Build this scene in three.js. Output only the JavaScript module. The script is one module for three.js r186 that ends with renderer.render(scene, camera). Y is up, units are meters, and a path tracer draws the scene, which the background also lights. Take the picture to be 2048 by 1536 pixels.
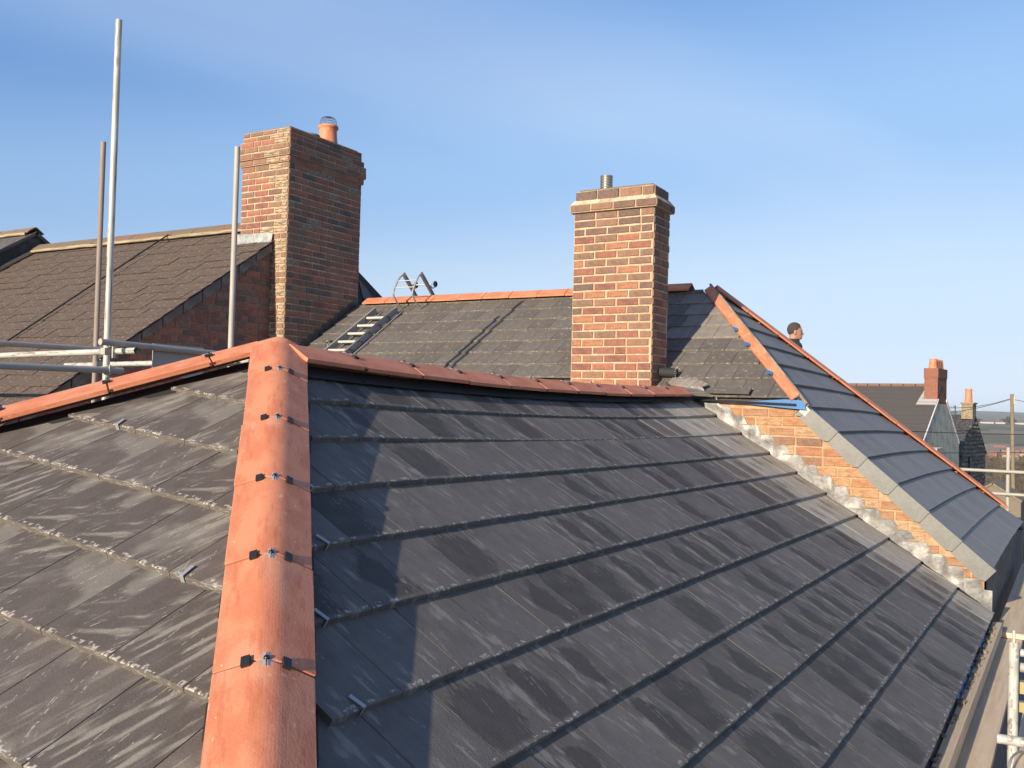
import * as THREE from 'three';
import { mergeGeometries } from 'three/addons/utils/BufferGeometryUtils.js';
import { MarchingCubes } from 'three/addons/objects/MarchingCubes.js';

// ------------------------------------------------------------------ camera, sky, sun, exposure
// Plan axes of the building: u runs along the ridge of the near roof (away from the camera), v to its right, z up from eye level.
// World: x = v, y = z + H, z = -u.
const H = 6;
const scene = new THREE.Scene();
const camera = new THREE.PerspectiveCamera(44.02, 4 / 3, 0.05, 30000);
camera.position.set(0, H, 0);
camera.rotation.set(THREE.MathUtils.degToRad(1.417), THREE.MathUtils.degToRad(30.778), THREE.MathUtils.degToRad(1.5), 'YXZ');
const renderer = new THREE.WebGLRenderer({ antialias: true });
renderer.toneMapping = THREE.LinearToneMapping;
renderer.toneMappingExposure = 1.34;
renderer.shadowMap.enabled = true;

const SUN_EL = THREE.MathUtils.degToRad(15.3), SUN_SIDE = -0.062;
const sunDir = new THREE.Vector3(SUN_SIDE * Math.cos(SUN_EL), Math.sin(SUN_EL), 0.9973 * Math.cos(SUN_EL)).normalize();
const sun = new THREE.DirectionalLight(new THREE.Color().setRGB(1.0, 0.85, 0.66), 5);
sun.position.copy(sunDir).multiplyScalar(40).add(new THREE.Vector3(-3, H, -7));
sun.target.position.set(-3, H, -7);
sun.castShadow = true;
sun.shadow.mapSize.set(4096, 4096);
Object.assign(sun.shadow.camera, { left: -18, right: 18, top: 14, bottom: -14, near: 1, far: 120 });
scene.add(sun, sun.target);

// ------------------------------------------------------------------ noise
const rndTab = (() => { let s = 12345; const t = new Float32Array(65536); for (let i = 0; i < 65536; i++) { s = (Math.imul(s, 1664525) + 1013904223) >>> 0; t[i] = s / 4294967296; } return t; })();
function rng(seed) { let s = (seed * 2654435761) >>> 0 || 1; return () => { s ^= s << 13; s >>>= 0; s ^= s >>> 17; s ^= s << 5; s >>>= 0; return s / 4294967296; }; }
const hash = (x, y, k) => rndTab[((x & 255) + ((y & 255) << 8) + k * 7919) & 65535];
function vnoise(x, y, k = 0) {
  const xi = Math.floor(x), yi = Math.floor(y); let fx = x - xi, fy = y - yi; fx = fx * fx * (3 - 2 * fx); fy = fy * fy * (3 - 2 * fy);
  const a = hash(xi, yi, k), b = hash(xi + 1, yi, k), c = hash(xi, yi + 1, k), d = hash(xi + 1, yi + 1, k);
  return a + (b - a) * fx + (c - a) * fy + (a - b - c + d) * fx * fy;
}
function fbm(x, y, k = 0, o = 4) { let s = 0, a = .5, n = 0; for (let i = 0; i < o; i++) { s += a * vnoise(x, y, k + i * 3); n += a; a *= .5; x = x * 2.03 + 17.1; y = y * 2.03 + 5.7; } return s / n; }
const clamp = (x, a = 0, b = 1) => Math.min(b, Math.max(a, x));
const sstep = (a, b, x) => { const t = clamp((x - a) / (b - a)); return t * t * (3 - 2 * t); };
const mix = (a, b, t) => a + (b - a) * t;
const mix3 = (a, b, t) => [mix(a[0], b[0], t), mix(a[1], b[1], t), mix(a[2], b[2], t)];
const toS = (c) => { c = clamp(c); return Math.round(255 * (c <= .0031308 ? 12.92 * c : 1.055 * Math.pow(c, 1 / 2.4) - .055)); };

// ------------------------------------------------------------------ sky: clear winter blue, paler low down and opposite the sun, thin cirrus
{
  const W = 1536, HH = 768, data = new Float32Array(W * HH * 4);
  const keys = [[-90, .30, .30, .30], [-3, .42, .46, .49], [0, .54, .62, .72], [4, .45, .575, .72], [10, .265, .43, .68], [18, .145, .295, .585], [28, .098, .21, .46], [50, .088, .155, .33], [90, .095, .145, .28]];
  const anti = new THREE.Vector3(-sunDir.x, 0.05, -sunDir.z).normalize(), d = new THREE.Vector3();
  for (let j = 0; j < HH; j++) for (let i = 0; i < W; i++) {
    const th = ((j + .5) / HH - .5) * Math.PI, ph = ((i + .5) / W - .5) * 2 * Math.PI;
    d.set(Math.cos(ph) * Math.cos(th), Math.sin(th), Math.sin(ph) * Math.cos(th));
    const cs = d.dot(sunDir), ca = Math.acos(clamp(d.dot(anti), -1, 1)) * 57.3;
    let el = th * 57.2958;
    const s = 1 - sstep(10, 95, ca);
    const e2 = el > 0 ? el * (1.12 - .5 * s) : el;
    let k = 0; while (k < keys.length - 2 && e2 > keys[k + 1][0]) k++;
    const t = sstep(0, 1, (e2 - keys[k][0]) / (keys[k + 1][0] - keys[k][0]));
    let c = mix3(keys[k].slice(1), keys[k + 1].slice(1), t);
    const ph1 = .84 + .17 * cs * cs + .1 * s;
    c = c.map((x) => x * ph1);
    const glow = Math.pow(clamp((cs + .2) / 1.2), 4) * clamp(1 - el / 70);
    c = mix3(c, [1.0, .93, .82], 0.72 * glow);
    if (el > 2) {                                                     // cirrus, laid on a high flat sheet
      const q = 1 / (d.y + .12), x = d.x * q, z = d.z * q;
      const w = fbm(x * .55 + .25 * z, z * .16 - x * .12, 31, 5), f = fbm(x * 2.6 + z, z * .5, 57, 4);
      const cir = sstep(.46, .80, w) * (.35 + .65 * f) * sstep(2, 9, el);
      c = mix3(c, [.60, .68, .79], 0.42 * cir);
    }
    const o = (j * W + i) * 4; data[o] = c[0]; data[o + 1] = c[1]; data[o + 2] = c[2]; data[o + 3] = 1;
  }
  const tex = new THREE.DataTexture(data, W, HH, THREE.RGBAFormat, THREE.FloatType);
  tex.mapping = THREE.EquirectangularReflectionMapping; tex.magFilter = THREE.LinearFilter; tex.minFilter = THREE.LinearFilter; tex.needsUpdate = true;
  scene.background = tex; scene.environment = tex;
}

// ------------------------------------------------------------------ helpers: vectors, textures, materials, tags
const V3 = (x, y, z) => new THREE.Vector3(x, y, z);
const P = (u, v, z) => V3(v, z + H, -u);
const UP = V3(0, 1, 0), DU = V3(0, 0, -1), DV = V3(1, 0, 0);
function dataTex(w, h, f, srgb = true) {
  const a = new Uint8Array(w * h * 4);
  for (let j = 0; j < h; j++) for (let i = 0; i < w; i++) {
    const c = f((i + .5) / w, (j + .5) / h), o = (j * w + i) * 4;
    if (srgb) { a[o] = toS(c[0]); a[o + 1] = toS(c[1]); a[o + 2] = toS(c[2]); } else { const g = Math.round(255 * clamp(c)); a[o] = a[o + 1] = a[o + 2] = g; }
    a[o + 3] = 255;
  }
  const t = new THREE.DataTexture(a, w, h, THREE.RGBAFormat); t.magFilter = THREE.LinearFilter; t.minFilter = THREE.LinearMipmapLinearFilter; t.generateMipmaps = true;
  t.wrapS = t.wrapT = THREE.RepeatWrapping; if (srgb) t.colorSpace = THREE.SRGBColorSpace; t.anisotropy = 8; t.needsUpdate = true; return t;
}
const std = (o) => new THREE.MeshStandardMaterial({ roughness: .8, side: THREE.DoubleSide, ...o });
const dull = (o, k = .35) => new THREE.MeshPhysicalMaterial({ roughness: .8, side: THREE.DoubleSide, specularIntensity: k, ...o });
const lin = (r, g, b) => new THREE.Color().setRGB(r, g, b);
const used = {};
function numbered(n) { const k = used[n] = (used[n] ?? -1) + 1; return k ? `${n}_${String(k).padStart(3, '0')}` : n; }
function tag(o, label, category, group, kind) { if (label) o.userData.label = label; if (category) o.userData.category = category; if (group) o.userData.group = group; if (kind) o.userData.kind = kind; return o; }
function thing(name, base, label, category, group) { const g = new THREE.Group(); g.name = numbered(name); g.position.copy(base); scene.add(g); return tag(g, label, category, group); }
const rootPos = (o) => { let p = V3(0, 0, 0); for (let q = o; q && q !== scene; q = q.parent) p.add(q.position); return p; };
// geometry given in world coordinates -> a named part of parent (a thing or one of its parts, none of them turned)
function part(parent, name, geo, mat, label) {
  const base = rootPos(parent); const g = Array.isArray(geo) ? mergeGeometries(geo.map((q) => { const r = q.index ? q.toNonIndexed() : q; if (!r.attributes.uv) r.setAttribute('uv', new THREE.BufferAttribute(new Float32Array(r.attributes.position.count * 2), 2)); for (const a of Object.keys(r.attributes)) if (!['position', 'normal', 'uv'].includes(a)) r.deleteAttribute(a); return r; })) : geo;
  g.translate(-base.x, -base.y, -base.z);
  const m = new THREE.Mesh(g, mat); m.name = name; m.castShadow = m.receiveShadow = true; parent.add(m); if (label) m.userData.label = label; return m;
}
// shared geometry in its own axes, set down at a point with given axes
function place(parent, name, geo, mat, pos, X, Y, Z, scale) {
  const base = rootPos(parent); const m = new THREE.Mesh(geo, mat); m.name = name; m.castShadow = m.receiveShadow = true;
  if (X) m.quaternion.setFromRotationMatrix(new THREE.Matrix4().makeBasis(X, Y, Z));
  m.position.copy(pos).sub(base); if (scale) m.scale.copy(scale); parent.add(m); return m;
}
function box(cx, cy, cz, sx, sy, sz) { const g = new THREE.BoxGeometry(sx, sy, sz); g.translate(cx, cy, cz); return g; }
function tube(a, b, r, seg = 14, open = false) {
  const d = b.clone().sub(a), g = new THREE.CylinderGeometry(r, r, d.length(), seg, 1, open); g.applyQuaternion(new THREE.Quaternion().setFromUnitVectors(UP, d.clone().normalize())); const c = a.clone().add(b).multiplyScalar(.5); g.translate(c.x, c.y, c.z); return g;
}
function sweep(pts, r, seg = 24, rs = 8) { return new THREE.TubeGeometry(new THREE.CatmullRomCurve3(pts), seg, r, rs, false); }
// prism: convex or simple polygon (world points) pushed back along -n; uv in metres
function prism(pts, n, depth) {
  const N = n.clone().normalize(), X = pts[1].clone().sub(pts[0]).normalize(), Y = N.clone().cross(X).normalize(), o = pts[0];
  const p2 = pts.map((p) => { const d = p.clone().sub(o); return new THREE.Vector2(d.dot(X), d.dot(Y)); });
  if (THREE.ShapeUtils.area(p2) < 0) { p2.reverse(); }
  const tri = THREE.ShapeUtils.triangulateShape(p2, []); const pos = [], uv = [];
  const w = (q, h) => o.clone().addScaledVector(X, q.x).addScaledVector(Y, q.y).addScaledVector(N, -h);
  const put = (p, q) => { pos.push(p.x, p.y, p.z); uv.push(q.x, q.y); };
  for (const t of tri) { for (const i of t) put(w(p2[i], 0), p2[i]); for (const i of [t[0], t[2], t[1]]) put(w(p2[i], depth), p2[i]); }
  for (let i = 0; i < p2.length; i++) {
    const a = p2[i], b = p2[(i + 1) % p2.length], L = a.distanceTo(b); const A0 = w(a, 0), B0 = w(b, 0), A1 = w(a, depth), B1 = w(b, depth), q = (x, y) => new THREE.Vector2(x, y);
    put(A0, q(0, 0)); put(A1, q(0, depth)); put(B0, q(L, 0)); put(B0, q(L, 0)); put(A1, q(0, depth)); put(B1, q(L, depth));
  }
  const g = new THREE.BufferGeometry(); g.setAttribute('position', new THREE.Float32BufferAttribute(pos, 3)); g.setAttribute('uv', new THREE.Float32BufferAttribute(uv, 2)); g.computeVertexNormals(); return g;
}

// ------------------------------------------------------------------ tiles: colour on v > 0.09 of the sheet, the cut tail edge on the strip below
function tileMaps(kind, seed) {
  const r = rng(seed * 31 + 7), W = kind === 'main' ? 160 : 224, Hh = kind === 'main' ? 160 : 256, ox = seed * 13.7, oy = seed * 7.3;
  const px = .25 + .5 * r(), py = .34 + .22 * r(), pr = .16 + .34 * r(), tone = .88 + .24 * r(), pw = r() < .74, ang = -.6 + 1.2 * r();
  const sc = []; const nsc = { near: 10, half: 5, dustySheen: 3, hip: 22, main: 9, wing: 5 }[kind];
  for (let i = 0; i < nsc; i++) sc.push([r(), .12 + .85 * r(), .03 + .1 * r(), ang + .35 * (r() - .5), .003 + .006 * r(), .35 + .65 * r()]);
  const bl = []; for (let i = 0; i < (kind === 'hip' ? 9 : kind === 'near' ? 5 : 4); i++) bl.push([r(), .09 + .05 * r(), .02 + .06 * r(), .006 + .01 * r()]);
  const wet = (u, v) => {
    if (kind === 'wing' || kind === 'main' || kind === 'hip') return 0;
    const q = Math.hypot((u - px) / 1.0, (v - py) / 1.15) / pr, n = fbm(u * 5 + ox, v * 4 + oy, 3, 5) + .35 * (fbm(u * 26 + ox, v * 7, 9, 3) - .5);
    return sstep(.0, .17, (.90 - q * .85 + (n - .5) * 1.0 + .30 * (vnoise(u * 60, v * 22, 12) - .5)) * (pw ? 1 : .2) - (pw ? 0 : .25) - (kind === 'dustySheen' ? .55 : 0)) * sstep(.0, .05, v - .11);
  };
  const map = dataTex(W, Hh, (u, v) => {
    const n = fbm(u * 6 + ox, v * 6 + oy, 1, 5), st = fbm(u * 46 + ox, v * 3.2 + oy, 5, 4), fine = vnoise(u * 190, v * 190, 8);
    let c;
    if (kind === 'near') c = [.150, .137, .123]; else if (kind === 'half') c = [.27, .24, .205]; else if (kind === 'dustySheen') c = [.48, .435, .355]; else if (kind === 'hip') c = [.118, .102, .094]; else if (kind === 'main') c = [.140, .127, .115]; else c = [.225, .200, .174];  // paler kinds by the abutment: mortar dust, with grazing sheen painted into the colour
    let f = tone * (.82 + .36 * n) * (.93 + .14 * fine);
    if (kind === 'dustySheen' || kind === 'half') f *= .50 + .95 * st; else if (kind === 'wing') f *= .86 + .28 * st; else f *= .93 + .14 * st;
    c = c.map((x) => x * f);
    if (kind === 'near' || kind === 'dustySheen' || kind === 'half') {
      const w = wet(u, v); c = mix3(c, c.map((x) => x * .62), w);
      c = mix3(c, [.34, .315, .275], .55 * sstep(.56, .74, fbm(u * 13 + oy, v * 4.5 + ox, 14, 5)) * sstep(.35, .6, fbm(u * 2.5 + ox, v * 2.5 + oy, 16, 3)) * (1 - w));
    }
    if (kind === 'hip') {                                             // brushed cement haze, smeared along one direction
      const ta = .35 + 1.0 * hash(seed, 3, 3), a = u * Math.cos(ta) + v * Math.sin(ta), b = -u * Math.sin(ta) + v * Math.cos(ta), cl = sstep(.56, .74, fbm(u * 1.9 + oy, v * 1.9 + ox, 19, 4)) * (.6 + .4 * n), h = fbm(a * 3 + ox, b * 15 + oy, 11, 5);
      c = mix3(c, [.31, .295, .26], .5 * cl); c = mix3(c, [.36, .34, .295], .60 * sstep(.50, .76, h) * sstep(.3, .62, fbm(u * 2.2 + oy, v * 2.2 + ox, 17, 3) + .06));
    }
    if (kind === 'main') { c = mix3(c, [.27, .26, .23], .8 * sstep(.68, .80, fbm(u * 8 + ox, v * 14 + oy, 21, 4))); c = mix3(c, [.23, .2, .12], .7 * sstep(.58, .72, fbm(u * 12 + ox, v * 6, 23, 3)) * sstep(.17, .1, v)); }
    let s = 0;
    for (const [x, y, L, a, t, k] of sc) { const dx = u - x, dy = v - y, l = dx * Math.sin(a) + dy * Math.cos(a), q = dx * Math.cos(a) - dy * Math.sin(a); if (Math.abs(l) < L) s = Math.max(s, k * sstep(t, t * .35, Math.abs(q)) * sstep(.42, .62, vnoise(u * 34 + x * 99, v * 34, 2) * .6 + .4 * vnoise(u * 90, v * 90, 4))); }
    for (const [x, y, L, t] of bl) { const dx = Math.abs(u - x), dy = Math.abs(v - y); if (dx < L && dy < t * 2) s = Math.max(s, sstep(.40, .58, vnoise(u * 44, v * 60 + x * 50, 6)) * sstep(t * 1.6, t * .7, dy)); }
    c = mix3(c, kind === 'hip' ? [.52, .48, .42] : [.46, .435, .40], .8 * s * (kind === 'dustySheen' ? .4 : 1));
    if (v < .09) {
      const g = fbm(u * 16 + ox, v * 60, 25, 4);
      c = kind === 'hip' ? mix3([.145, .132, .118], [.34, .325, .285], sstep(.58, .78, g)) : mix3(c, [.26, .245, .22], .6 * sstep(.64, .78, g));
    }
    return c;
  });
  return dull({ map, roughness: { near: .7, half: .75, dustySheen: .8, hip: .76, main: .76, wing: .5 }[kind], bumpMap: grainBump, bumpScale: .0012 });
}
const grainBump = dataTex(256, 256, (u, v) => .5 * fbm(u * 40, v * 40, 61, 4) + .5 * vnoise(u * 128, v * 128, 63), false);
const list = (n, f) => Array.from({ length: n }, (_, i) => f(i));
const MT = { near: list(10, (i) => tileMaps('near', 1 + i)), half: list(3, (i) => tileMaps('half', 101 + i)), dustySheen: list(4, (i) => tileMaps('dustySheen', 21 + i)), hip: list(6, (i) => tileMaps('hip', 41 + i)), main: list(5, (i) => tileMaps('main', 61 + i)), wing: list(4, (i) => tileMaps('wing', 81 + i)) };
const M = {
  deck: std({ color: lin(.10, .095, .10), roughness: 1 }),
  felt: std({ color: lin(.028, .028, .029), roughness: .8 }),
  blackPlastic: std({ color: lin(.02, .02, .022), roughness: .5 }),
  zinc: std({ color: lin(.42, .425, .44), roughness: .5, metalness: .35 }),
  screw: std({ color: lin(.05, .05, .055), roughness: .25, metalness: .7 }),
  seal: std({ color: lin(.085, .036, .022), roughness: 1 }),
  blue: std({ color: lin(.03, .17, .42), roughness: .55 }),
  white: std({ color: lin(.70, .69, .66), roughness: .6 }),
  greyPlastic: std({ color: lin(.19, .20, .195), roughness: .5, map: null }),
  alu: std({ color: lin(.36, .36, .36), roughness: .5, metalness: .3 }),
  aluPale: std({ color: lin(.60, .58, .52), roughness: .55, metalness: .3 }),
  rubber: std({ color: lin(.02, .02, .02), roughness: .8 }),
};
function mottled(w, h, base, alt, sx, sy, k, lo = .4, hi = .7, amt = 1) { return dataTex(w, h, (u, v) => { const n = fbm(u * sx, v * sy, k, 5), g = .88 + .24 * vnoise(u * w / 2, v * h / 2, k + 9); return mix3(base, alt, amt * sstep(lo, hi, n)).map((x) => x * g); }); }
const clayMaps = list(3, (i) => dataTex(192, 256, (u, v) => {
  const n = fbm(u * 4 + i * 9, v * 4, 71 + i, 5), b = fbm(u * 2.2, v * 1.6 + i * 5, 75 + i, 3), sp = vnoise(u * 120, v * 120, 77);
  let c = mix3([.60, .205, .104], [.68, .265, .142], sstep(.35, .65, n)); c = mix3(c, [.66, .38, .25], .38 * sstep(.60, .82, b)); c = mix3(c, [.40, .11, .05], .3 * sstep(.62, .72, fbm(u * 18, v * 5 + i, 79, 4)));
  c = mix3(c, [.70, .48, .34], .7 * sstep(.90, .95, vnoise(u * 15 + i * 3, v * 26, 81)) * sstep(.5, .6, vnoise(u * 3, v * 3 + i, 83))); return c.map((x) => x * (.92 + .16 * sp));
}));
M.clay = clayMaps.map((map) => std({ map, roughness: .62, bumpMap: grainBump, bumpScale: .0006 }));
M.clayRidge = std({ map: mottled(64, 64, [.22, .13, .09], [.17, .12, .095], 6, 6, 119), roughness: .9 });
M.lead = std({ map: mottled(256, 256, [.085, .085, .085], [.20, .196, .186], 9, 9, 91, .4, .75), roughness: .45, metalness: .3, bumpMap: dataTex(256, 256, (u, v) => fbm(u * 14, v * 14, 93, 4), false), bumpScale: .003 });
M.mortar = std({ map: mottled(256, 256, [.46, .35, .225], [.57, .455, .31], 20, 20, 95), roughness: .95, bumpMap: grainBump, bumpScale: .004 });
M.mortarGrey = std({ map: mottled(256, 256, [.20, .17, .14], [.28, .24, .2], 20, 20, 97), roughness: .95, bumpMap: grainBump, bumpScale: .004 });
M.bedding = std({ map: mottled(256, 128, [.34, .27, .17], [.52, .45, .33], 24, 12, 99), roughness: 1, bumpMap: grainBump, bumpScale: .006 });
M.timber = std({ map: dataTex(128, 512, (u, v) => { const g = fbm(u * 26, v * 4, 101, 4), d = fbm(u * 3, v * 3, 103, 4); return mix3(mix3([.66, .50, .33], [.74, .59, .41], sstep(.3, .7, g)), [.52, .40, .27], .5 * sstep(.55, .75, d)); }), roughness: .9, bumpMap: grainBump, bumpScale: .002 });
M.render = std({ map: mottled(256, 256, [.115, .105, .10], [.16, .145, .135], 60, 60, 105), roughness: 1, bumpMap: grainBump, bumpScale: .012 });
M.steel = std({ map: dataTex(64, 512, (u, v) => { const n = fbm(u * 5, v * 30, 107, 5); return mix3(mix3([.40, .40, .37], [.55, .55, .51], sstep(.3, .6, n)), [.20, .17, .13], .75 * sstep(.62, .75, fbm(u * 7, v * 55, 109, 4))); }), roughness: .6, metalness: .15 });
M.steelDark = std({ map: dataTex(64, 512, (u, v) => mix3([.34, .325, .29], [.48, .46, .41], fbm(u * 5, v * 40, 111, 5))), roughness: .65, metalness: .12 });
M.steelBrown = std({ map: dataTex(64, 512, (u, v) => mix3([.22, .175, .15], [.36, .30, .265], fbm(u * 5, v * 40, 113, 5))), roughness: .75, metalness: .1 });

// roof frame: o on the plane through the tails, X along the courses, Y up from the plane, Z down the slope
function frame(o, X, Y) { X = X.clone().normalize(); Y = Y.clone().addScaledVector(X, -Y.dot(X)).normalize(); return { o, X, Y, Z: X.clone().cross(Y) }; }
const toW = (F, x, z, y = 0) => F.o.clone().addScaledVector(F.X, x).addScaledVector(F.Z, z).addScaledVector(F.Y, y);
const toF = (F, p) => { const d = p.clone().sub(F.o); return [d.dot(F.X), d.dot(F.Z)]; };
function clipPoly(poly, a, b, c) {                                    // keep a x + b z <= c
  const out = []; for (let i = 0; i < poly.length; i++) { const p = poly[i], q = poly[(i + 1) % poly.length], dp = a * p[0] + b * p[1] - c, dq = a * q[0] + b * q[1] - c; if (dp <= 0) out.push(p); if ((dp < 0) !== (dq < 0) && dp !== dq) { const t = dp / (dp - dq); out.push([p[0] + (q[0] - p[0]) * t, p[1] + (q[1] - p[1]) * t]); } } return out;
}
const halfPlane = (p, q, keep, off = 0) => { let a = -(q[1] - p[1]), b = q[0] - p[0]; const l = Math.hypot(a, b); a /= l; b /= l; let c = a * p[0] + b * p[1]; if (a * keep[0] + b * keep[1] > c) { a = -a; b = -b; c = -c; } return [a, b, c - off]; };
const polyArea = (p) => { let s = 0; for (let i = 0; i < p.length; i++) { const q = p[(i + 1) % p.length]; s += p[i][0] * q[1] - q[0] * p[i][1]; } return Math.abs(s) / 2; };
function tileGeo(poly, L, w, t, seed, jit, seg) {
  const r = rng(seed + 3), pos = [], uv = []; let A = 0; for (let i = 0; i < poly.length; i++) { const q = poly[(i + 1) % poly.length]; A += poly[i][0] * q[1] - q[0] * poly[i][1]; }
  let pl = A > 0 ? poly.slice().reverse() : poly.slice();              // clockwise in (x, z) = counter-clockwise seen from above
  const full = []; for (let i = 0; i < pl.length; i++) { const p = pl[i], q = pl[(i + 1) % pl.length]; full.push([p[0], p[1], 0]); if (p[1] > -1e-4 && q[1] > -1e-4 && jit) { const n = Math.max(1, Math.round(seg * Math.abs(q[0] - p[0]) / w)); for (let k = 1; k < n; k++) full.push([p[0] + (q[0] - p[0]) * k / n, jit * (r() - .6) * 2, jit * (r() - .5)]); } }
  const ch = .0028, isT = (p) => p[1] > -.012, up = full.map((p) => isT(p) ? [p[0], p[1] - ch, p[2] * .3] : [p[0], p[1], 0]);
  const U = (x, z) => [x / w, .09 + .91 * clamp(-z / L)];
  const put = (x, y, z, q) => { pos.push(x, y, z); uv.push(q[0], q[1]); };
  const n = full.length, cx = full.reduce((s, p) => s + p[0], 0) / n, cz = full.reduce((s, p) => s + p[1], 0) / n;
  for (let i = 0; i < n; i++) {
    const a = up[i], b = up[(i + 1) % n], fa = full[i], fb = full[(i + 1) % n], tail = isT(fa) && isT(fb);
    put(cx, 0, cz, U(cx, cz)); put(a[0], a[2], a[1], U(a[0], a[1])); put(b[0], b[2], b[1], U(b[0], b[1]));
    put(cx, -t, cz, U(cx, cz)); put(b[0], -t, b[1], U(b[0], b[1])); put(a[0], -t, a[1], U(a[0], a[1]));
    const Q = (p, y) => tail ? [p[0] / w, .08 * (1 + y / t)] : U(p[0], p[1]);
    const ya = tail ? -ch + fa[2] : 0, yb = tail ? -ch + fb[2] : 0;
    if (tail) { const ua = U(a[0], a[1]), ub = U(b[0], b[1]); put(a[0], a[2], a[1], ua); put(fa[0], ya, fa[1], ua); put(fb[0], yb, fb[1], ub); put(a[0], a[2], a[1], ua); put(fb[0], yb, fb[1], ub); put(b[0], b[2], b[1], ub); }
    put(fa[0], ya, fa[1], Q(fa, ya)); put(fa[0], -t, fa[1], Q(fa, -t)); put(fb[0], -t, fb[1], Q(fb, -t)); put(fa[0], ya, fa[1], Q(fa, ya)); put(fb[0], -t, fb[1], Q(fb, -t)); put(fb[0], yb, fb[1], Q(fb, yb));
  }
  const g = new THREE.BufferGeometry(); g.setAttribute('position', new THREE.Float32BufferAttribute(pos, 3)); g.setAttribute('uv', new THREE.Float32BufferAttribute(uv, 2)); g.computeVertexNormals(); return g;
}
// rows of tiles laid in frame F; rows: [{z, off}], lines: half planes that cut the outline
function layTiles(parent, F, { rows, w, gauge, over = .07, t, lines, x0, x1, mat, jit = 0, seg = 6, sag, skip, gap = .003, name = 'tile', seed = 1, lift = .14, zjit = 0 }) {
  const r = rng(seed), L = gauge + over, gs = list(4, (i) => tileGeo([[0, 0], [w - gap, 0], [w - gap, -L], [0, -L]], L, w, t, seed + i, jit, seg)); const made = [];
  rows.forEach((row, j) => {
    const g = row.gauge ?? gauge;
    for (let i = Math.floor((x0 - row.off) / w) - 1; row.off + i * w < x1; i++) {
      const x = row.off + i * w; let poly = [[x, row.z], [x + w - gap, row.z], [x + w - gap, row.z - L], [x, row.z - L]], cut = false;
      for (const [a, b, c] of lines) { if (poly.some((p) => a * p[0] + b * p[1] > c)) { cut = true; poly = clipPoly(poly, a, b, c); } if (!poly.length) break; }
      if (poly.length < 3 || polyArea(poly) < .004) continue;
      if (skip && skip(x, row.z, j)) continue;
      const geo = cut ? tileGeo(poly.map((p) => [p[0] - x, p[1] - row.z]), L, w, t, seed + i * 7 + j, jit, seg) : gs[(r() * 4) | 0];
      const a = Math.atan2(t, g) + (r() - .5) * .005, S = sag ? sag(x, row.z) : [0, 0];
      const X = F.X.clone().addScaledVector(UP, -S[1]).addScaledVector(F.Y, (r() - .5) * .0025 * (lift > 1 ? 6 : 1)).normalize(), Y0 = F.Y.clone().addScaledVector(X, -F.Y.dot(X)).normalize(), Z0 = X.clone().cross(Y0);
      const Z = Z0.clone().multiplyScalar(Math.cos(a)).addScaledVector(Y0, Math.sin(a)), Y = Z.clone().cross(X);
      const pos = toW(F, x, row.z + (r() - .5) * zjit).addScaledVector(UP, -S[0]).addScaledVector(F.Y, (r() - .5) * t * lift * .3);
      made.push(place(parent, name, geo, mat(i, j, x, row.z, r), pos, X, Y, Z));
    }
  });
  return made;
}
// ridge tile: angle legs with a rounded crown; local x across, y up, z along; y = 0 at the crown
function ridgeGeo(len, hw, slope, R, th, side = 0) {
  const f = (o) => { const pts = [], s = Math.sin(slope), c = Math.cos(slope), r = R + o; const y0 = -R; const tx = r * s, ty = y0 + r * c; const ex = hw + o * .3; const leg = (x) => ty - (x - tx) * Math.tan(slope); if (side <= 0) pts.push([-ex, leg(ex)]); for (let k = 0; k <= 10; k++) { const a = -slope + 2 * slope * k / 10; if (side > 0 && a < 0) continue; if (side < 0 && a > 0) continue; pts.push([r * Math.sin(a), y0 + r * Math.cos(a)]); } if (side >= 0) pts.push([ex, leg(ex)]); return pts; };
  const o = f(0), i = f(-th).reverse(), sh = new THREE.Shape([...o, ...i].map(([x, y]) => new THREE.Vector2(x, y)));
  const g = new THREE.ExtrudeGeometry(sh, { depth: len - .006, bevelEnabled: true, bevelSize: .0025, bevelThickness: .003, bevelSegments: 2, steps: 1, curveSegments: 4 }); g.translate(0, 0, .003);
  const p = g.attributes.position, uv = g.attributes.uv; for (let k = 0; k < p.count; k++) uv.setXY(k, (p.getX(k) + hw) / (2 * hw), p.getZ(k) / len);
  return g;
}
const sphereCap = new THREE.SphereGeometry(.0085, 12, 8, 0, Math.PI * 2, 0, Math.PI / 2);
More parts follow.
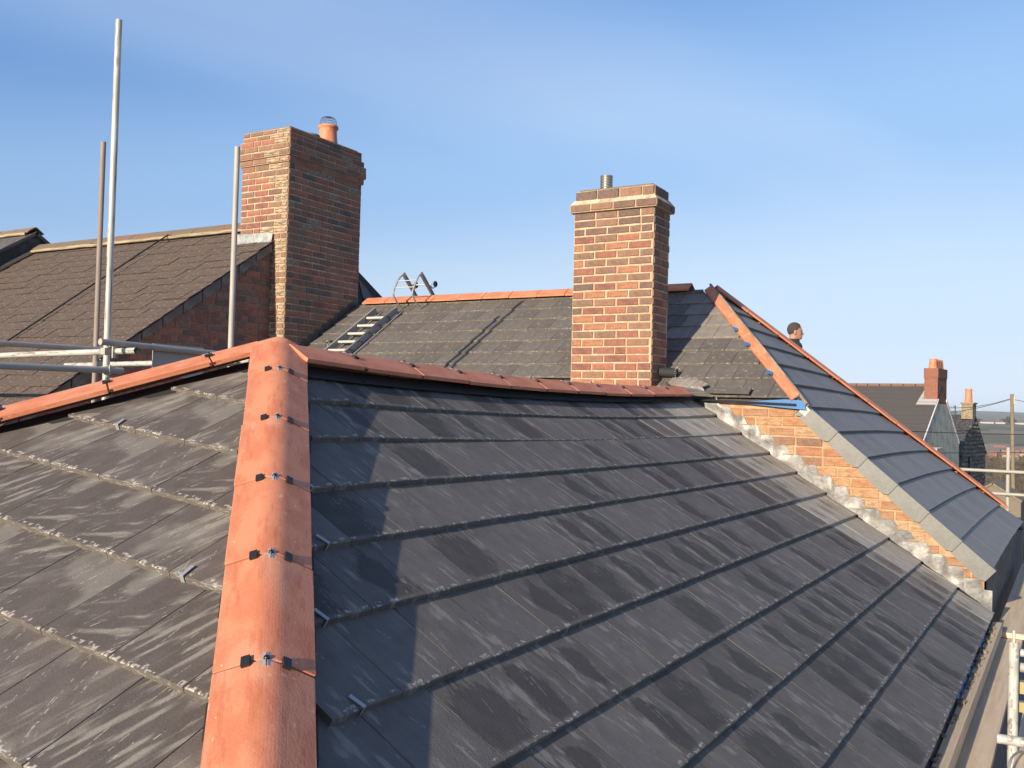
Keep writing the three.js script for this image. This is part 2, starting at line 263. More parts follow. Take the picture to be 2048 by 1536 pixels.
// a run of ridge tiles from a to b (crown line), joints at given distances; up = mean normal
function ridgeRun(parent, a, b, joints, { hw, slope, R = .035, th = .014, up, mats, sag, clips = true, seed = 1, side = 0, name = 'ridge_tile' }) {
  const r = rng(seed), Z = b.clone().sub(a).normalize(), Y = up.clone().addScaledVector(Z, -up.dot(Z)).normalize(), X = Y.clone().cross(Z), out = [];
  for (let i = 0; i < joints.length - 1; i++) {
    const s0 = joints[i], s1 = joints[i + 1], len = s1 - s0 - .007, pos = a.clone().addScaledVector(Z, s0 + .0035); let Zi = Z, Yi = Y;
    if (sag) { const d0 = sag(s0), d1 = sag(s1); pos.addScaledVector(UP, -d0); Zi = Z.clone().addScaledVector(UP, -(d1 - d0) / (s1 - s0)).normalize(); Yi = Y.clone().addScaledVector(Zi, -Y.dot(Zi)).normalize(); }
    Yi = Yi.clone().addScaledVector(X, (r() - .5) * .03).normalize(); Zi = Zi.clone().addScaledVector(X, (r() - .5) * .012).normalize(); Yi.addScaledVector(Zi, -Yi.dot(Zi)).normalize();
    const Xi = Yi.clone().cross(Zi), k = 1 + (r() - .5) * .03;
    const t = place(parent, name, ridgeGeo(len, hw * k, slope, R, th, side), mats[(r() * mats.length) | 0], pos, Xi, Yi, Zi); out.push(t);
    if (clips && i > 0) {
      const at = (x, z) => pos.clone().addScaledVector(Xi, x).addScaledVector(Zi, z - .0035);
      const leg = (x) => -(Math.abs(x) - R * Math.sin(slope)) * Math.tan(slope) - R * (1 - Math.cos(slope));
      const seal = ridgeGeo(.03, hw * .99, slope, R - .006, th * .4, side); const sm = place(t, 'joint_seal', seal, M.seal, at(0, -.015).addScaledVector(Yi, -.005), Xi, Yi, Zi); t.worldToLocal; fixLocal(sm, t);
      for (const sx of side ? [side] : [-1, 1]) {
        const X2 = Xi.clone().multiplyScalar(Math.cos(slope)).addScaledVector(Yi, -sx * Math.sin(slope)), Y2 = Zi.clone().cross(X2);
        const plate = place(t, 'clamp', new THREE.BoxGeometry(.024, .003, .05), M.zinc, at(sx * .0125, -.002).addScaledVector(Yi, -.001), X2, Y2, Zi); fixLocal(plate, t);
        const bc = place(t, 'joint_clip', new THREE.BoxGeometry(.022, .012, .034), M.blackPlastic, at(sx * hw * .40, 0).addScaledVector(Yi, leg(hw * .40) + .006), X2, Y2, Zi); fixLocal(bc, t);
      }
      const sc = place(t, 'screw', sphereCap, M.screw, at(0, -.006).addScaledVector(Yi, .003), Xi, Yi, Zi); fixLocal(sc, t);
    }
  }
  return out;
}
// a sub-part placed in world axes under a turned part: express it in the part's own axes
function fixLocal(m, p) { const base = rootPos(p); const world = m.position.clone().add(base); const q = p.quaternion.clone().invert(); m.position.copy(world.sub(base).applyQuaternion(q)); m.quaternion.premultiply(q); }

// ------------------------------------------------------------------ bricks
function brickMat(base, alt, seed, smear = 0) {
  return std({ roughness: .9, bumpMap: grainBump, bumpScale: .003, map: dataTex(96, 48, (u, v) => { const n = fbm(u * 7 + seed, v * 4, seed, 4), st = fbm(u * 26 + seed, v * 3, seed + 2, 3), g = .82 + .36 * vnoise(u * 60, v * 30, seed + 5); let c = mix3(base, alt, sstep(.4, .68, n)).map((x) => x * g * (.85 + .3 * st)); if (smear) c = mix3(c, [.52, .41, .27], smear * sstep(.36, .60, fbm(u * 5 + seed * 3, v * 9, seed + 11, 4))); return c; }) });
}
const BR = {
  red: [brickMat([.36, .15, .10], [.29, .13, .095], 1), brickMat([.40, .17, .11], [.33, .145, .10], 2), brickMat([.30, .125, .09], [.22, .105, .085], 3)],
  dark: [brickMat([.19, .125, .10], [.14, .10, .085], 4), brickMat([.23, .135, .105], [.17, .115, .095], 5)],
  brown: [brickMat([.28, .165, .115], [.22, .14, .105], 6), brickMat([.32, .18, .12], [.25, .15, .105], 7)],
  orange: [brickMat([.42, .20, .115], [.34, .16, .10], 8)],
  limed: [brickMat([.30, .15, .10], [.24, .13, .095], 9, 1), brickMat([.22, .14, .105], [.17, .125, .10], 10, 1)],
  sooty: [brickMat([.16, .13, .11], [.12, .10, .085], 15, 0), brickMat([.24, .20, .16], [.15, .12, .10], 16, .35)],
  sand: [brickMat([.42, .195, .09], [.36, .17, .085], 11, .3), brickMat([.44, .235, .12], [.37, .19, .10], 12, .5), brickMat([.37, .18, .10], [.30, .15, .085], 13, .3), brickMat([.42, .26, .145], [.37, .21, .12], 14, .6)],
};
const brickGeos = (() => { const mk = (len, seed) => {
  const r = rng(seed), h = .5, c = .06, cx = c * .28, pos = [], uv = []; const j = () => (r() - .5) * .05, jx = () => (r() - .5) * .02;
  const F = [[-h + cx + jx(), -h + c + j()], [h - cx + jx(), -h + c + j()], [h - cx + jx(), h - c + j()], [-h + cx + jx(), h - c + j()]].map(([x, y]) => [x, y, .5]);
  const B = [[-h, -h], [h, -h], [h, h], [-h, h]], K = B.map(([x, y], i) => [clamp(x + jx(), -.51, .51), clamp(y + j(), -.52, .52), .30]), D = B.map(([x, y]) => [x, y, -.5]);
  const put = (p) => { pos.push(...p); uv.push(p[0] + .5, p[1] + .5); }, quad = (a, b, c2, d) => { [a, b, c2, a, c2, d].forEach(put); };
  quad(...F); for (let i = 0; i < 4; i++) { const k = (i + 1) % 4; quad(K[i], K[k], F[k], F[i]); quad(D[i], D[k], K[k], K[i]); }
  const g = new THREE.BufferGeometry(); g.setAttribute('position', new THREE.Float32BufferAttribute(pos, 3)); g.setAttribute('uv', new THREE.Float32BufferAttribute(uv, 2)); g.computeVertexNormals(); return g;
}; return list(5, (i) => mk(1, 11 + i)); })();
// courses of bricks on a face: O lower left corner, X along, N outwards
function brickwork(parent, O, X, N, width, height, { ch, bl, joint = .013, proud = .007, pick, keep, seed = 1, shift = 0, bond = 0 }) {
  const r = rng(seed), rows = Math.round(height / ch), Y = UP, Z = N; let n = 0; const Xf = Y.clone().cross(Z);
  for (let k = 0; k < rows; k++) {
    const hdr = bond && (k + (bond >> 4)) % bond === bond - 1; const L = hdr ? bl / 2 : bl; let x = -((k % 2) ? L / 2 : 0) - shift * L + (r() - .5) * .02;
    while (x < width - .03) {
      let l = L; if (!hdr && r() < .08) l = bl * .5; const a = Math.max(0, x), b = Math.min(width, x + l); x += l; const s = b - a - joint; if (s < .035) continue;
      const cy = (k + .5) * ch + (r() - .5) * .004, cx = (a + b) / 2; if (keep && !keep(a, b, k * ch, (k + 1) * ch)) continue;
      const d = .034; const pos = O.clone().addScaledVector(X, cx).addScaledVector(Y, cy).addScaledVector(N, proud - d / 2 + (r() - .5) * .004);
      place(parent, 'brick', brickGeos[(r() * 5) | 0], pick(cx, cy, r), pos, Xf, Y, Z, V3(s + (r() - .5) * .006, ch - joint + (r() - .5) * .005, d)); n++;
    }
  }
  return n;
}
const any = (a, r) => a[(r() * a.length) | 0];

// ================================================================== THE NEAR HOUSE: hipped extension roof
const WALL_U = 8.43;
const house = thing('hipped_extension', P(4.5, -2.6, -H), 'low hipped extension in front, dark flat tiles with terracotta ridge and hip tiles', 'house');
const FR = frame(P(3.346, -3.092, .185), V3(0, -.005, -1), V3(.543, .84, -.005));
const FL = frame(P(3.109, -4.12, .266), V3(.994, -.11, -.012), V3(.104, .897, .429));
const hipA = P(3.15, -3.1, .19), hipB = P(1.52, -1.51, -.815), lhA = P(3.2, -3.25, .21), lhB = P(2.336, -3.89, -.13);
const along = (a, b, t) => a.clone().lerp(b, t);
const sagTab = [.060, .046, .036, .014, .006, 0, 0];
function sagR(x, z) { const t = clamp((x + .25) / 5.3), j = clamp(z / .30025, 0, 5.99), i = Math.floor(j), s = mix(sagTab[i], sagTab[i + 1], j - i); return [s * 4 * t * (1 - t), t > 0 && t < 1 ? s * 4 * (1 - 2 * t) / 5.3 : 0]; }
{
  // decks under the tiles
  const eR = 3.15, far = WALL_U;
  const deckR = [toW(FR, toF(FR, hipA)[0], 0, -.055), toW(FR, far - 3.346, 0, -.055), toW(FR, far - 3.346, eR - .1, -.055), toW(FR, toF(FR, along(hipA, hipB, 1.62))[0], toF(FR, along(hipA, hipB, 1.62))[1], -.055)];
  const slopeR = part(house, 'roof_slope', prism(deckR, FR.Y, .05), M.deck);
  const lowL = along(lhA, lhB, 2.9), lowP = along(hipA, hipB, 1.55);
  const onL = (p, h) => { const [x, z] = toF(FL, p); return toW(FL, x, z, h); };
  const slopeL = part(house, 'roof_slope', prism([onL(hipA, -.055), onL(lowP, -.055), onL(lowL, -.055), onL(lhA, -.055)], FL.Y, .05), M.deck);
  part(house, 'roof_slope', prism([P(3.15, -3.1, .14), P(far, -3.1, .14), P(far, -5.7, -1.55), P(.95, -5.7, -1.55), P(2.336, -3.95, -.2)].map((p) => p), V3(-.543, .84, 0), .05), M.deck);

  // right-hand slope
  const hp = halfPlane(toF(FR, hipA), toF(FR, hipB), [4, 1], .120), ab = halfPlane([5.10, .2], [4.955, 3.1], [3, 1]);
  const zR = [1.07, 2.0, 3.02, 3.98, 4.98, 6.0, 7.02, 8.04, 9.1, 10.14].map((j) => j * .30025), oR = [-.02, .06, -.09, .018, .114, -.06, .06, .20, .0, .14];
  const nearMat = (i, j, x, z, r) => { const d = x - (4.30 - .85 * (1 - z / 3)) + (r() - .5) * .35; return d > .12 ? any(MT.dustySheen, r) : d > -.30 ? any(MT.half, r) : any(MT.near, r); };
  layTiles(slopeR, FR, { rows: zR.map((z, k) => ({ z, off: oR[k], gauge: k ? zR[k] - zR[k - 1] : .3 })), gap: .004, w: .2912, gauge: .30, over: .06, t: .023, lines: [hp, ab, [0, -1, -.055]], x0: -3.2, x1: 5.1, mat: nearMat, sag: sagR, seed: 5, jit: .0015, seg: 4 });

  // left-hand slope
  const keep = toF(FL, P(1.6, -2.8, -.5));
  const l1 = halfPlane(toF(FL, hipA), toF(FL, hipB), keep, .126), l2 = halfPlane(toF(FL, lhA), toF(FL, lhB), keep, .085);
  const zL = [.93, 1.95, 2.87, 3.83, 4.80, 5.77, 6.74, 7.7].map((j) => j * .3506), oL = [.44, .15, .80, .48, .04, .5, .2, .7].map((x) => x * .3);
  layTiles(slopeL, FL, { rows: zL.map((z, k) => ({ z, off: oL[k], gauge: .34 })), w: .288, gauge: .34, over: .06, t: .019, lines: [l1, l2], x0: -2, x1: 5.2, mat: (i, j, x, z, r) => any(MT.hip, r), seed: 9, jit: .0028, seg: 14 });

  // black dry-hip membrane showing beside the hip and under the ridge
  const strip = (F, p, q, off, wd, h) => { const a = toF(F, p), b = toF(F, q), hpl = halfPlane(a, b, off, 0), n = [-hpl[0], -hpl[1]]; const w = (s, d) => toW(F, s[0] + n[0] * d, s[1] + n[1] * d, h); return prism([w(a, -.02), w(b, -.02), w(b, wd), w(a, wd)], F.Y, .006); };
  part(house, 'hip_membrane', strip(FR, hipA, along(hipA, hipB, 1.5), [4, 1], .150, -.016), M.felt);
  part(house, 'hip_membrane', strip(FL, hipA, along(hipA, hipB, 1.5), keep, .142, -.014), M.felt);
  part(house, 'hip_membrane', strip(FL, lhA, along(lhA, lhB, 2.6), keep, .112, -.014), M.felt);
  // ridge, hips
  const mean = (a, b) => a.clone().add(b).normalize();
  const upH = mean(FR.Y, FL.Y), back = V3(-.543, .84, 0), crown = (p, h = .075) => p.clone().addScaledVector(UP, h);
  ridgeRun(house, crown(P(3.12, -3.09, .19)), crown(P(8.3, -3.09, .165)), [.06, .48, .94, 1.395, 1.85, 2.305, 2.76, 3.215, 3.67, 4.125, 4.58, 5.02], { hw: .126, slope: .55, R: .05, up: UP, mats: M.clay, sag: (s) => sagR(3.12 + s - 3.346, .02)[0], seed: 3 });
  for (let k = 0; k < 11; k++) { const u0 = 3.15 + k * .46, u1 = u0 + .46, s0 = sagR(u0 - 3.346, .05)[0], s1 = sagR(u1 - 3.346, .05)[0]; part(house, 'ridge_membrane', prism([P(u0, -3.06, .175 - s0), P(u1, -3.06, .172 - s1), P(u1, -2.975, .118 - s1), P(u0, -2.975, .118 - s0)], FR.Y, .004), M.felt); }
  ridgeRun(house, crown(lhA), crown(lhB), [.03, .265, .705, 1.135, 1.58, 2.03, 2.48], { hw: .118, slope: .40, R: .045, up: mean(back, FL.Y), mats: M.clay, seed: 5 });
  ridgeRun(house, crown(hipA), crown(hipB), [-.075, .315, .805, 1.28, 1.745, 2.215, 2.68, 3.14, 3.6], { hw: .121, slope: .43, R: .095, th: .016, up: upH, mats: M.clay, seed: 8 });
  // bent metal tile clips over some tails
  const clipGeo = () => mergeGeometries([box(0, .004, -.022, .014, .002, .05), box(0, -.011, .0035, .014, .03, .002), box(0, -.027, -.004, .014, .002, .017)]);
  const cg = clipGeo();
  const clipAt = (F, x, z, turn, sg) => { const X = F.X.clone().applyAxisAngle(F.Y, turn); const s = sg ? sg(x, z)[0] : 0; place(house, 'tile_clip', cg, M.zinc, toW(F, x, z, .002).addScaledVector(UP, -s), X, F.Y, X.clone().cross(F.Y)); };
  for (const [x, k, tn] of [[.80, 1, .3], [1.36, 0, -.25], [1.52, 1, -.35], [1.83, 2, .3], [1.93, 3, .12], [2.42, 4, .2]]) clipAt(FL, x, zL[k], tn);
  for (const [x, k, tn] of [[-.80, 2, .3], [-.98, 3, .4], [-1.26, 4, .3], [-1.4, 5, .3]]) clipAt(FR, x, zR[k], tn, sagR);
  // eaves, fascia, walls below
  part(house, 'underlay', prism([P(1.2, -.625, -1.475), P(8.3, -.625, -1.475), P(8.3, -.555, -1.575), P(1.2, -.555, -1.575)], V3(.8, .6, 0), .004), M.felt);
  for (const [a, b] of [[3.2, 4.45], [5.9, 6.9], [7.3, 7.8]]) part(house, 'underlay', prism([P(a, -.60, -1.505), P(b, -.60, -1.505), P(b, -.548, -1.585), P(a, -.548, -1.59)], V3(.8, .6, 0), .004), M.blue, 'strip of blue roofing membrane hanging at the eaves');
  part(house, 'fascia_board', box(-.514, H - 1.605, -4.75, .064, .085, 7.1), M.timber);
  part(house, 'wall', [box(-3.2, H - 3.85, -4.6, 5.0, 4.3, 7.5)], M.render);
}
// crumbs of old mortar and timber lying on the fascia top
{
  const r = rng(77), g = [];
  for (let i = 0; i < 46; i++) { const s = .006 + .02 * r(), b = new THREE.DodecahedronGeometry(s, 0); b.scale(1, .6, 1 + r()); b.rotateY(r() * 6); const u = 3.8 + 4.3 * Math.pow(r(), .8); b.translate(-.535 + (r() - .5) * .03, H - 1.563 + s * .4, -u); g.push(b); }
  const m = part(scene, 'rubble', g, M.bedding); tag(m, 'crumbs of mortar scattered along the timber fascia beside the near eaves', 'rubble', null, 'stuff');
}

// ================================================================== THE MAIN HOUSE BEHIND
const mainHouse = thing('main_house', P(9.5, -5, -H), 'main house behind, old grey slates beside new tiles, brick gable and bright metal flashing', 'house');
const FM = frame(P(8.392, -2.119, .152), V3(1, 0, 0), V3(0, .84, .5424));
const FW = frame(P(WALL_U, -2.054, .105), V3(0, 0, -1), V3(.653, .758, 0));
const RU = 10.35, RZ = 1.42;
const hipT = P(10.26, -3.55, 1.375), hipE = P(8.385, -2.085, .135);
const fhT = P(10.7, -3.56, 1.40), fhE = P(13.55, -.5, -1.23);
const sagW = (x) => [.0042 * Math.max(0, x - .9) ** 2, .0084 * Math.max(0, x - .9)];
{
  const slopeM = part(mainHouse, 'roof_slope', prism([P(8.46, -8.72, .13), P(8.46, -2.2, .13), P(10.25, -3.55, 1.30), P(RU, -3.6, RZ - .07), P(RU, -8.72, RZ - .07)], FM.Y, .05), M.deck);
  const mk = toF(FM, P(9.2, -4, .6));
  const hl = halfPlane(toF(FM, hipT), toF(FM, hipE), mk, .055);
  const rows = list(9, (k) => ({ z: -.06 - .27 * k + (k === 0 ? .05 : 0), off: [.03, .16, .07, .20, .0, .11, .05, .18, .09][k], gauge: .27 }));
  layTiles(slopeM, FM, { rows, w: .27, gauge: .27, over: .06, t: .016, lines: [hl, [0, -1, 2.30]], x0: -6.62, x1: .1, seed: 21, jit: .003, seg: 5, gap: .004,
    mat: (i, j, x, z, r) => x > -1.75 && z < -1.0 ? any(MT.wing, r) : any(MT.main, r), skip: (x, z) => z > -.3 && x < -1.75 });
  part(mainHouse, 'roof_slope', prism([P(RU, -8.72, RZ - .06), P(RU, -3.75, RZ - .05), P(13.3, -3.75, -.5), P(13.3, -8.72, -.5)], V3(0, .84, -.5424), .05), M.deck);
  { const a = P(10.74, -3.54, 1.30), b = P(13.5, -.56, -1.33), c = P(13.9, -3.75, -1.5), n = b.clone().sub(a).cross(c.clone().sub(a)).normalize(); if (n.y < 0) n.negate(); part(mainHouse, 'roof_slope', prism([a, b, c], n, .04), M.deck); }
  // right-hand slope
  const slopeW = part(mainHouse, 'roof_slope', prism([toW(FW, .02, 0, -.15), toW(FW, .02, 1.94, -.15), toW(FW, 5.05, 1.94, -.15), toW(FW, 2.2, -2.0, -.15), toW(FW, 1.86, -1.93, -.15)], FW.Y, .04), M.deck);
  const wk = [1.5, .5], wl = halfPlane(toF(FW, hipT), toF(FW, hipE), wk, .0), wf = halfPlane(toF(FW, fhT), toF(FW, fhE), wk, .02);
  layTiles(slopeW, FW, { rows: list(13, (k) => ({ z: 1.972 - .322 * k, off: k % 2 ? .145 : 0, gauge: .322 })), w: .29, gauge: .322, over: .06, t: .026, lines: [wl, wf, [-1, 0, 0], [0, -1, 1.985]], x0: 0, x1: 5.3, seed: 31, gap: .0015, sag: sagW, mat: (i, j, x, z, r) => any(MT.wing, r), lift: .12 });
  // ridge and hips
  ridgeRun(mainHouse, P(RU, -8.55, RZ + .055), P(RU, -3.80, RZ + .055), list(13, (i) => i * .396), { hw: .125, slope: .60, R: .03, up: UP, mats: M.clay, seed: 12, clips: false });
  for (let i = 1; i < 12; i++) { const x = -8.55 + .396 * i; part(mainHouse, 'joint_seal', prism([P(RU - .004, x - .008, RZ + .058), P(RU - .004, x + .008, RZ + .058), P(RU - .128, x + .008, RZ - .018), P(RU - .128, x - .008, RZ - .018)], V3(0, .8, .6), .004), M.seal); }
  ridgeRun(mainHouse, hipT.clone().addScaledVector(UP, .05), hipE.clone().addScaledVector(UP, .055), [.0, .42, .87, 1.32, 1.77, 2.22, 2.70], { hw: .062, slope: .75, R: .012, th: .014, up: UP, mats: M.clay, clips: false, side: -1, seed: 14, name: 'hip_tile' });
  part(mainHouse, 'mortar_fillet', sweep([-.02, .2, .4, .6, .8, 1.0, 1.06].map((t, i) => along(hipT, hipE, t).addScaledVector(UP, .045 - .015 * (t > .9)).add(V3(.012 + .006 * (i % 2), 0, -.004))), .014, 40, 6), M.bedding);
  const fz = fhE.clone().sub(fhT).length();
  ridgeRun(mainHouse, fhT.clone().addScaledVector(UP, .05), fhE.clone().addScaledVector(UP, .05), list(11, (i) => -.08 + i * .46), { hw: .115, slope: .55, R: .03, up: V3(.4, .85, -.35), mats: M.clay, clips: false, seed: 16, sag: (s) => sagW(2.27 + s / fz * 2.85)[0], name: 'hip_tile' });
  for (let k = 0; k < 11; k++) { const t = (k + .5) / 11, p = along(fhT, fhE, t), s = sagW(2.27 + t * 2.85)[0]; part(mainHouse, 'mortar_fillet', box(p.x - .075, p.y - s + .068 - .03, p.z + .05, .03, .018, .05).rotateX(0), M.bedding); }
  // gable wall facing the extension, bricks in view, flashing, verge
  part(mainHouse, 'gable_wall', [prism([P(WALL_U, -8.7, -H), P(WALL_U, -.62, -H), P(WALL_U, -.62, -1.27), P(WALL_U, -2.05, -.02), P(WALL_U, -2.06, .11), P(WALL_U, -8.7, .11)], V3(0, 0, 1), .22)], std({ map: mottled(256, 256, [.42, .26, .145], [.50, .34, .205], 14, 14, 127), roughness: .95, bumpMap: grainBump, bumpScale: .005 }));
  const gw = mainHouse.children[mainHouse.children.length - 1];
  const roofZ = (v) => .185 - .647 * (v + 3.092), vergeZ = (v) => v < -2.08 ? .14 : .105 - .862 * (v + 2.054) - .10;
  brickwork(gw, P(WALL_U, -3.30, -1.52), V3(1, 0, 0), V3(0, 0, 1), 2.68, 1.64, { ch: .083, bl: .236, joint: .014, pick: (x, y, r) => r() < .12 ? any(BR.brown, r) : r() < .2 ? any(BR.orange, r) : any(BR.sand, r), seed: 41, keep: (a, b, y0, y1) => { const va = -3.30 + a, vb = -3.30 + b, z0 = -1.52 + y0, z1 = -1.52 + y1; return z1 > roofZ(vb) - .02 && z0 < vergeZ(va) - .01 && z1 < (vb < -2.08 ? .135 : .105 - .862 * (vb + 2.054) + .0); } });
  part(mainHouse, 'side_wall', [box(-.72, H - 3.65, -WALL_U - 3.0, .2, 4.72, 5.98)], M.render);
  part(mainHouse, 'bedding', sweep(list(12, (i) => toW(FW, .04 + i * .45, 1.955 + .006 * (i % 3), -.045).addScaledVector(UP, -sagW(i * .45)[0])), .02, 50, 6), M.bedding);
  // stepped lead along the abutment
  const pos = [], uv = [], idx = []; const N0 = 21, ch = .083; const r = rng(51); const base = -1.52; let q = 0;
  for (let s = 0; s <= 160; s++) {
    const v = -3.32 + 2.76 * s / 160, zr = roofZ(v) - .075, sq = (zr + .108 - base) / ch, k = Math.floor(sq), top = Math.min(base + ch * (k + 1 + sstep(.62, 1, sq - k)) + .010, vergeZ(v) + .1);
    for (let t = 0; t <= 5; t++) { const f = t / 5, z = zr + (top - zr) * f, wv = (fbm(v * 5, z * 7, 55, 2) - .5); pos.push(v, z + H, -(WALL_U - .014 - .016 * (1 - f) - .022 * wv * Math.sin(Math.PI * Math.min(1, f * 1.1)))); uv.push(v * 1.3, z * 1.3); }
    pos.push(v, zr + .03 + H, -(WALL_U - .06)); uv.push(v * 1.3, zr); }
  for (let s = 0; s < 160; s++) { const a = s * 7, b = a + 7; for (let t = 0; t < 5; t++) idx.push(a + t, b + t, b + t + 1, a + t, b + t + 1, a + t + 1); idx.push(a + 6, b + 6, b, a + 6, b, a); }
  const lg = new THREE.BufferGeometry(); lg.setAttribute('position', new THREE.Float32BufferAttribute(pos, 3)); lg.setAttribute('uv', new THREE.Float32BufferAttribute(uv, 2)); lg.setIndex(idx); lg.computeVertexNormals();
  part(mainHouse, 'lead_flashing', lg, M.lead);
  for (let k = 0; k < 18; k++) { const z = base + ch * k + .004, v = -3.092 - (z - ch + .108 - .075 - .185) / .647 - .04; if (z > .1 || v > -.76) continue; part(mainHouse, 'mortar_fillet', box(v + .045 + .01 * r(), z + H + .008, -(WALL_U - .010), .085, .010, .02), M.bedding); }
  // grey plastic verge units stepping down the gable
  for (let k = 0; k < 7; k++) {
    const z0 = k === 0 ? .02 : .045 + .322 * (k - 1) + .02, z1 = .045 + .322 * k + .004, d = -.030 - .0012 * (k % 2);
    const F2 = (x, z, y) => toW(FW, x, z, y); const lip = .006 + .004;
    part(mainHouse, 'verge_backing', prism([F2(-.02, z0 - .01, .002), F2(-.02, z0 - .01, -.110), F2(-.02, z1 + .012, -.110), F2(-.02, z1 + .012, .002)], V3(0, 0, 1), .008), M.blackPlastic);
    part(mainHouse, 'verge_unit', [prism([F2(d, z0, lip), F2(d, z0, -.118), F2(d - .003, z1 - .03, -.128), F2(d - .003, z1 + .012, -.10), F2(d - .003, z1 + .012, lip + .004)], V3(0, 0, 1), .004), prism([F2(d - .001, z0, lip), F2(d - .003, z1 + .012, lip + .004), F2(.028, z1 + .012, lip + .003), F2(.028, z0, lip)], FW.Y, .003)], M.verge ?? (M.verge = std({ map: mottled(128, 128, [.155, .16, .15], [.175, .18, .168], 5, 5, 121), roughness: .45 })));
    if (k === 0) for (let i = 0; i < 6; i++) part(mainHouse, 'vent_slat', prism([F2(d - .004, .028 + i * .011, .0), F2(d - .004, .028 + i * .011, -.075), F2(d - .004, .034 + i * .011, -.075), F2(d - .004, .034 + i * .011, .0)], V3(0, 0, 1), .003), M.white);
  }
  part(mainHouse, 'underlay', prism([P(8.375, -2.75, .105), P(8.372, -2.02, .045), P(8.372, -2.03, .125), P(8.372, -2.2, .135), P(8.375, -2.45, .115)], V3(0, 0, 1), .008), M.blue, 'torn blue membrane showing under the lowest slates');
  for (const [t, s] of [[.42, .05], [.56, .04], [.80, .045]]) { const p = along(hipT, hipE, t); part(mainHouse, 'underlay', prism([p.clone().add(V3(-.10, .035, .02)), p.clone().add(V3(-.03, .01, .06)), p.clone().add(V3(-.015, -.03, .10)), p.clone().add(V3(-.07, -.012, .08))], V3(0, .84, .54), .004), M.blue); }
  part(mainHouse, 'eaves_felt', prism([P(8.37, -3.25, .135), P(8.37, -2.1, .098), P(8.345, -2.1, .085), P(8.345, -3.25, .12)], V3(0, .84, .54), .003), M.felt);

  // the chimney rising through the slope in front of the ridge
  const cv0 = -4.345, cv1 = -3.49, cu0 = WALL_U, cu1 = WALL_U + .40;
  const core = (a, b, c, d, z0, z1) => box((a + b) / 2, H + (z0 + z1) / 2, -(c + d) / 2, b - a - .004, z1 - z0, d - c - .004);
  const chim = part(mainHouse, 'chimney', [core(cv0, cv1, cu0, cu1, -.4, 1.955), core(cv0 - .035, cv1 + .035, cu0 - .035, cu1 + .035, 1.955, 2.035), core(cv0 + .012, cv1 - .012, cu0 + .012, cu1 - .012, 2.03, 2.172)], M.mortar, 'square red brick chimney with sandy joints and one metal flue terminal, right of centre');
  const pk = (x, y, r) => { const q = r(); return y > 1.75 ? (q < .5 ? any(BR.dark, r) : any(BR.brown, r)) : y < .95 ? (q < .45 ? any(BR.red, r) : q < .75 ? any(BR.orange, r) : any(BR.brown, r)) : q < .34 ? any(BR.red, r) : q < .72 ? any(BR.brown, r) : q < .86 ? any(BR.dark, r) : any(BR.orange, r); };
  const cb = .0786; const both = (z0, z1, e, seed) => {
    brickwork(chim, P(cu0 - e, cv0 - e, z0), V3(1, 0, 0), V3(0, 0, 1), cv1 - cv0 + 2 * e, z1 - z0, { ch: (z1 - z0) / Math.round((z1 - z0) / cb), bl: .24, joint: .015, pick: (x, y, r) => pk(x, y + z0, r), seed });
    brickwork(chim, P(cu0 - e, cv1 + e, z0), DU, V3(1, 0, 0), cu1 - cu0 + 2 * e, z1 - z0, { ch: (z1 - z0) / Math.round((z1 - z0) / cb), bl: .24, joint: .015, shift: .5, pick: (x, y, r) => pk(x, y + z0, r), seed: seed + 1 });
  };
  both(.226, 1.955, 0, 61); both(1.955, 2.035, .035, 63); both(2.055, 2.172, -.004, 65);
  { // sloped mortar fillet above the projecting course
    const a = .046, b = .0; const q = (e, z) => [P(cu0 - e, cv0 - e, z), P(cu0 - e, cv1 + e, z), P(cu1 + e, cv1 + e, z), P(cu1 + e, cv0 - e, z)]; const lo = q(.036, 2.032), hi = q(-.004, 2.085); const g = [];
    for (let i = 0; i < 4; i++) { const k = (i + 1) % 4, n = hi[i].clone().sub(lo[i]).cross(lo[k].clone().sub(lo[i])).normalize().multiplyScalar(-1); g.push(prism([lo[i], lo[k], hi[k], hi[i]], n, .012)); }
    part(chim, 'mortar_fillet', g, std({ map: mottled(128, 64, [.58, .49, .36], [.42, .33, .22], 18, 10, 125), roughness: 1, bumpMap: grainBump, bumpScale: .006 }));
    part(chim, 'mortar_cap', [box((cv0 + cv1) / 2, H + 2.18, -(cu0 + cu1) / 2, .78, .02, .34)], M.mortarGrey);
    const fl = [tube(P(8.62, -4.09, 2.18), P(8.62, -4.09, 2.345), .052, 20)]; for (let i = 0; i < 5; i++) { const t = new THREE.CylinderGeometry(.064, .060, .018, 22); t.translate(-4.09, H + 2.235 + i * .0265, -8.62); fl.push(t); }
    part(chim, 'flue_terminal', fl, std({ color: lin(.40, .39, .36), roughness: .4, metalness: .75 }));
  }
  // small flue near the foot of the ladder
  const vb = P(9.22, -8.24, .66); part(mainHouse, 'vent_pipe', [tube(vb.clone().add(V3(0, -.1, 0)), vb.clone().add(V3(0, .09, 0)), .033, 16), tube(vb.clone().add(V3(0, .115, 0)), vb.clone().add(V3(0, .135, 0)), .052, 16), tube(vb.clone().add(V3(0, .03, 0)), vb.clone().add(V3(0, .04, 0)), .045, 16), ...[0, 1, 2, 3].map((i) => tube(vb.clone().add(V3(.045 * Math.cos(i * 1.57 + .5), .03, .045 * Math.sin(i * 1.57 + .5))), vb.clone().add(V3(.045 * Math.cos(i * 1.57 + .5), .12, .045 * Math.sin(i * 1.57 + .5))), .006, 6))], std({ color: lin(.11, .105, .095), roughness: .5, metalness: .3 }));
}
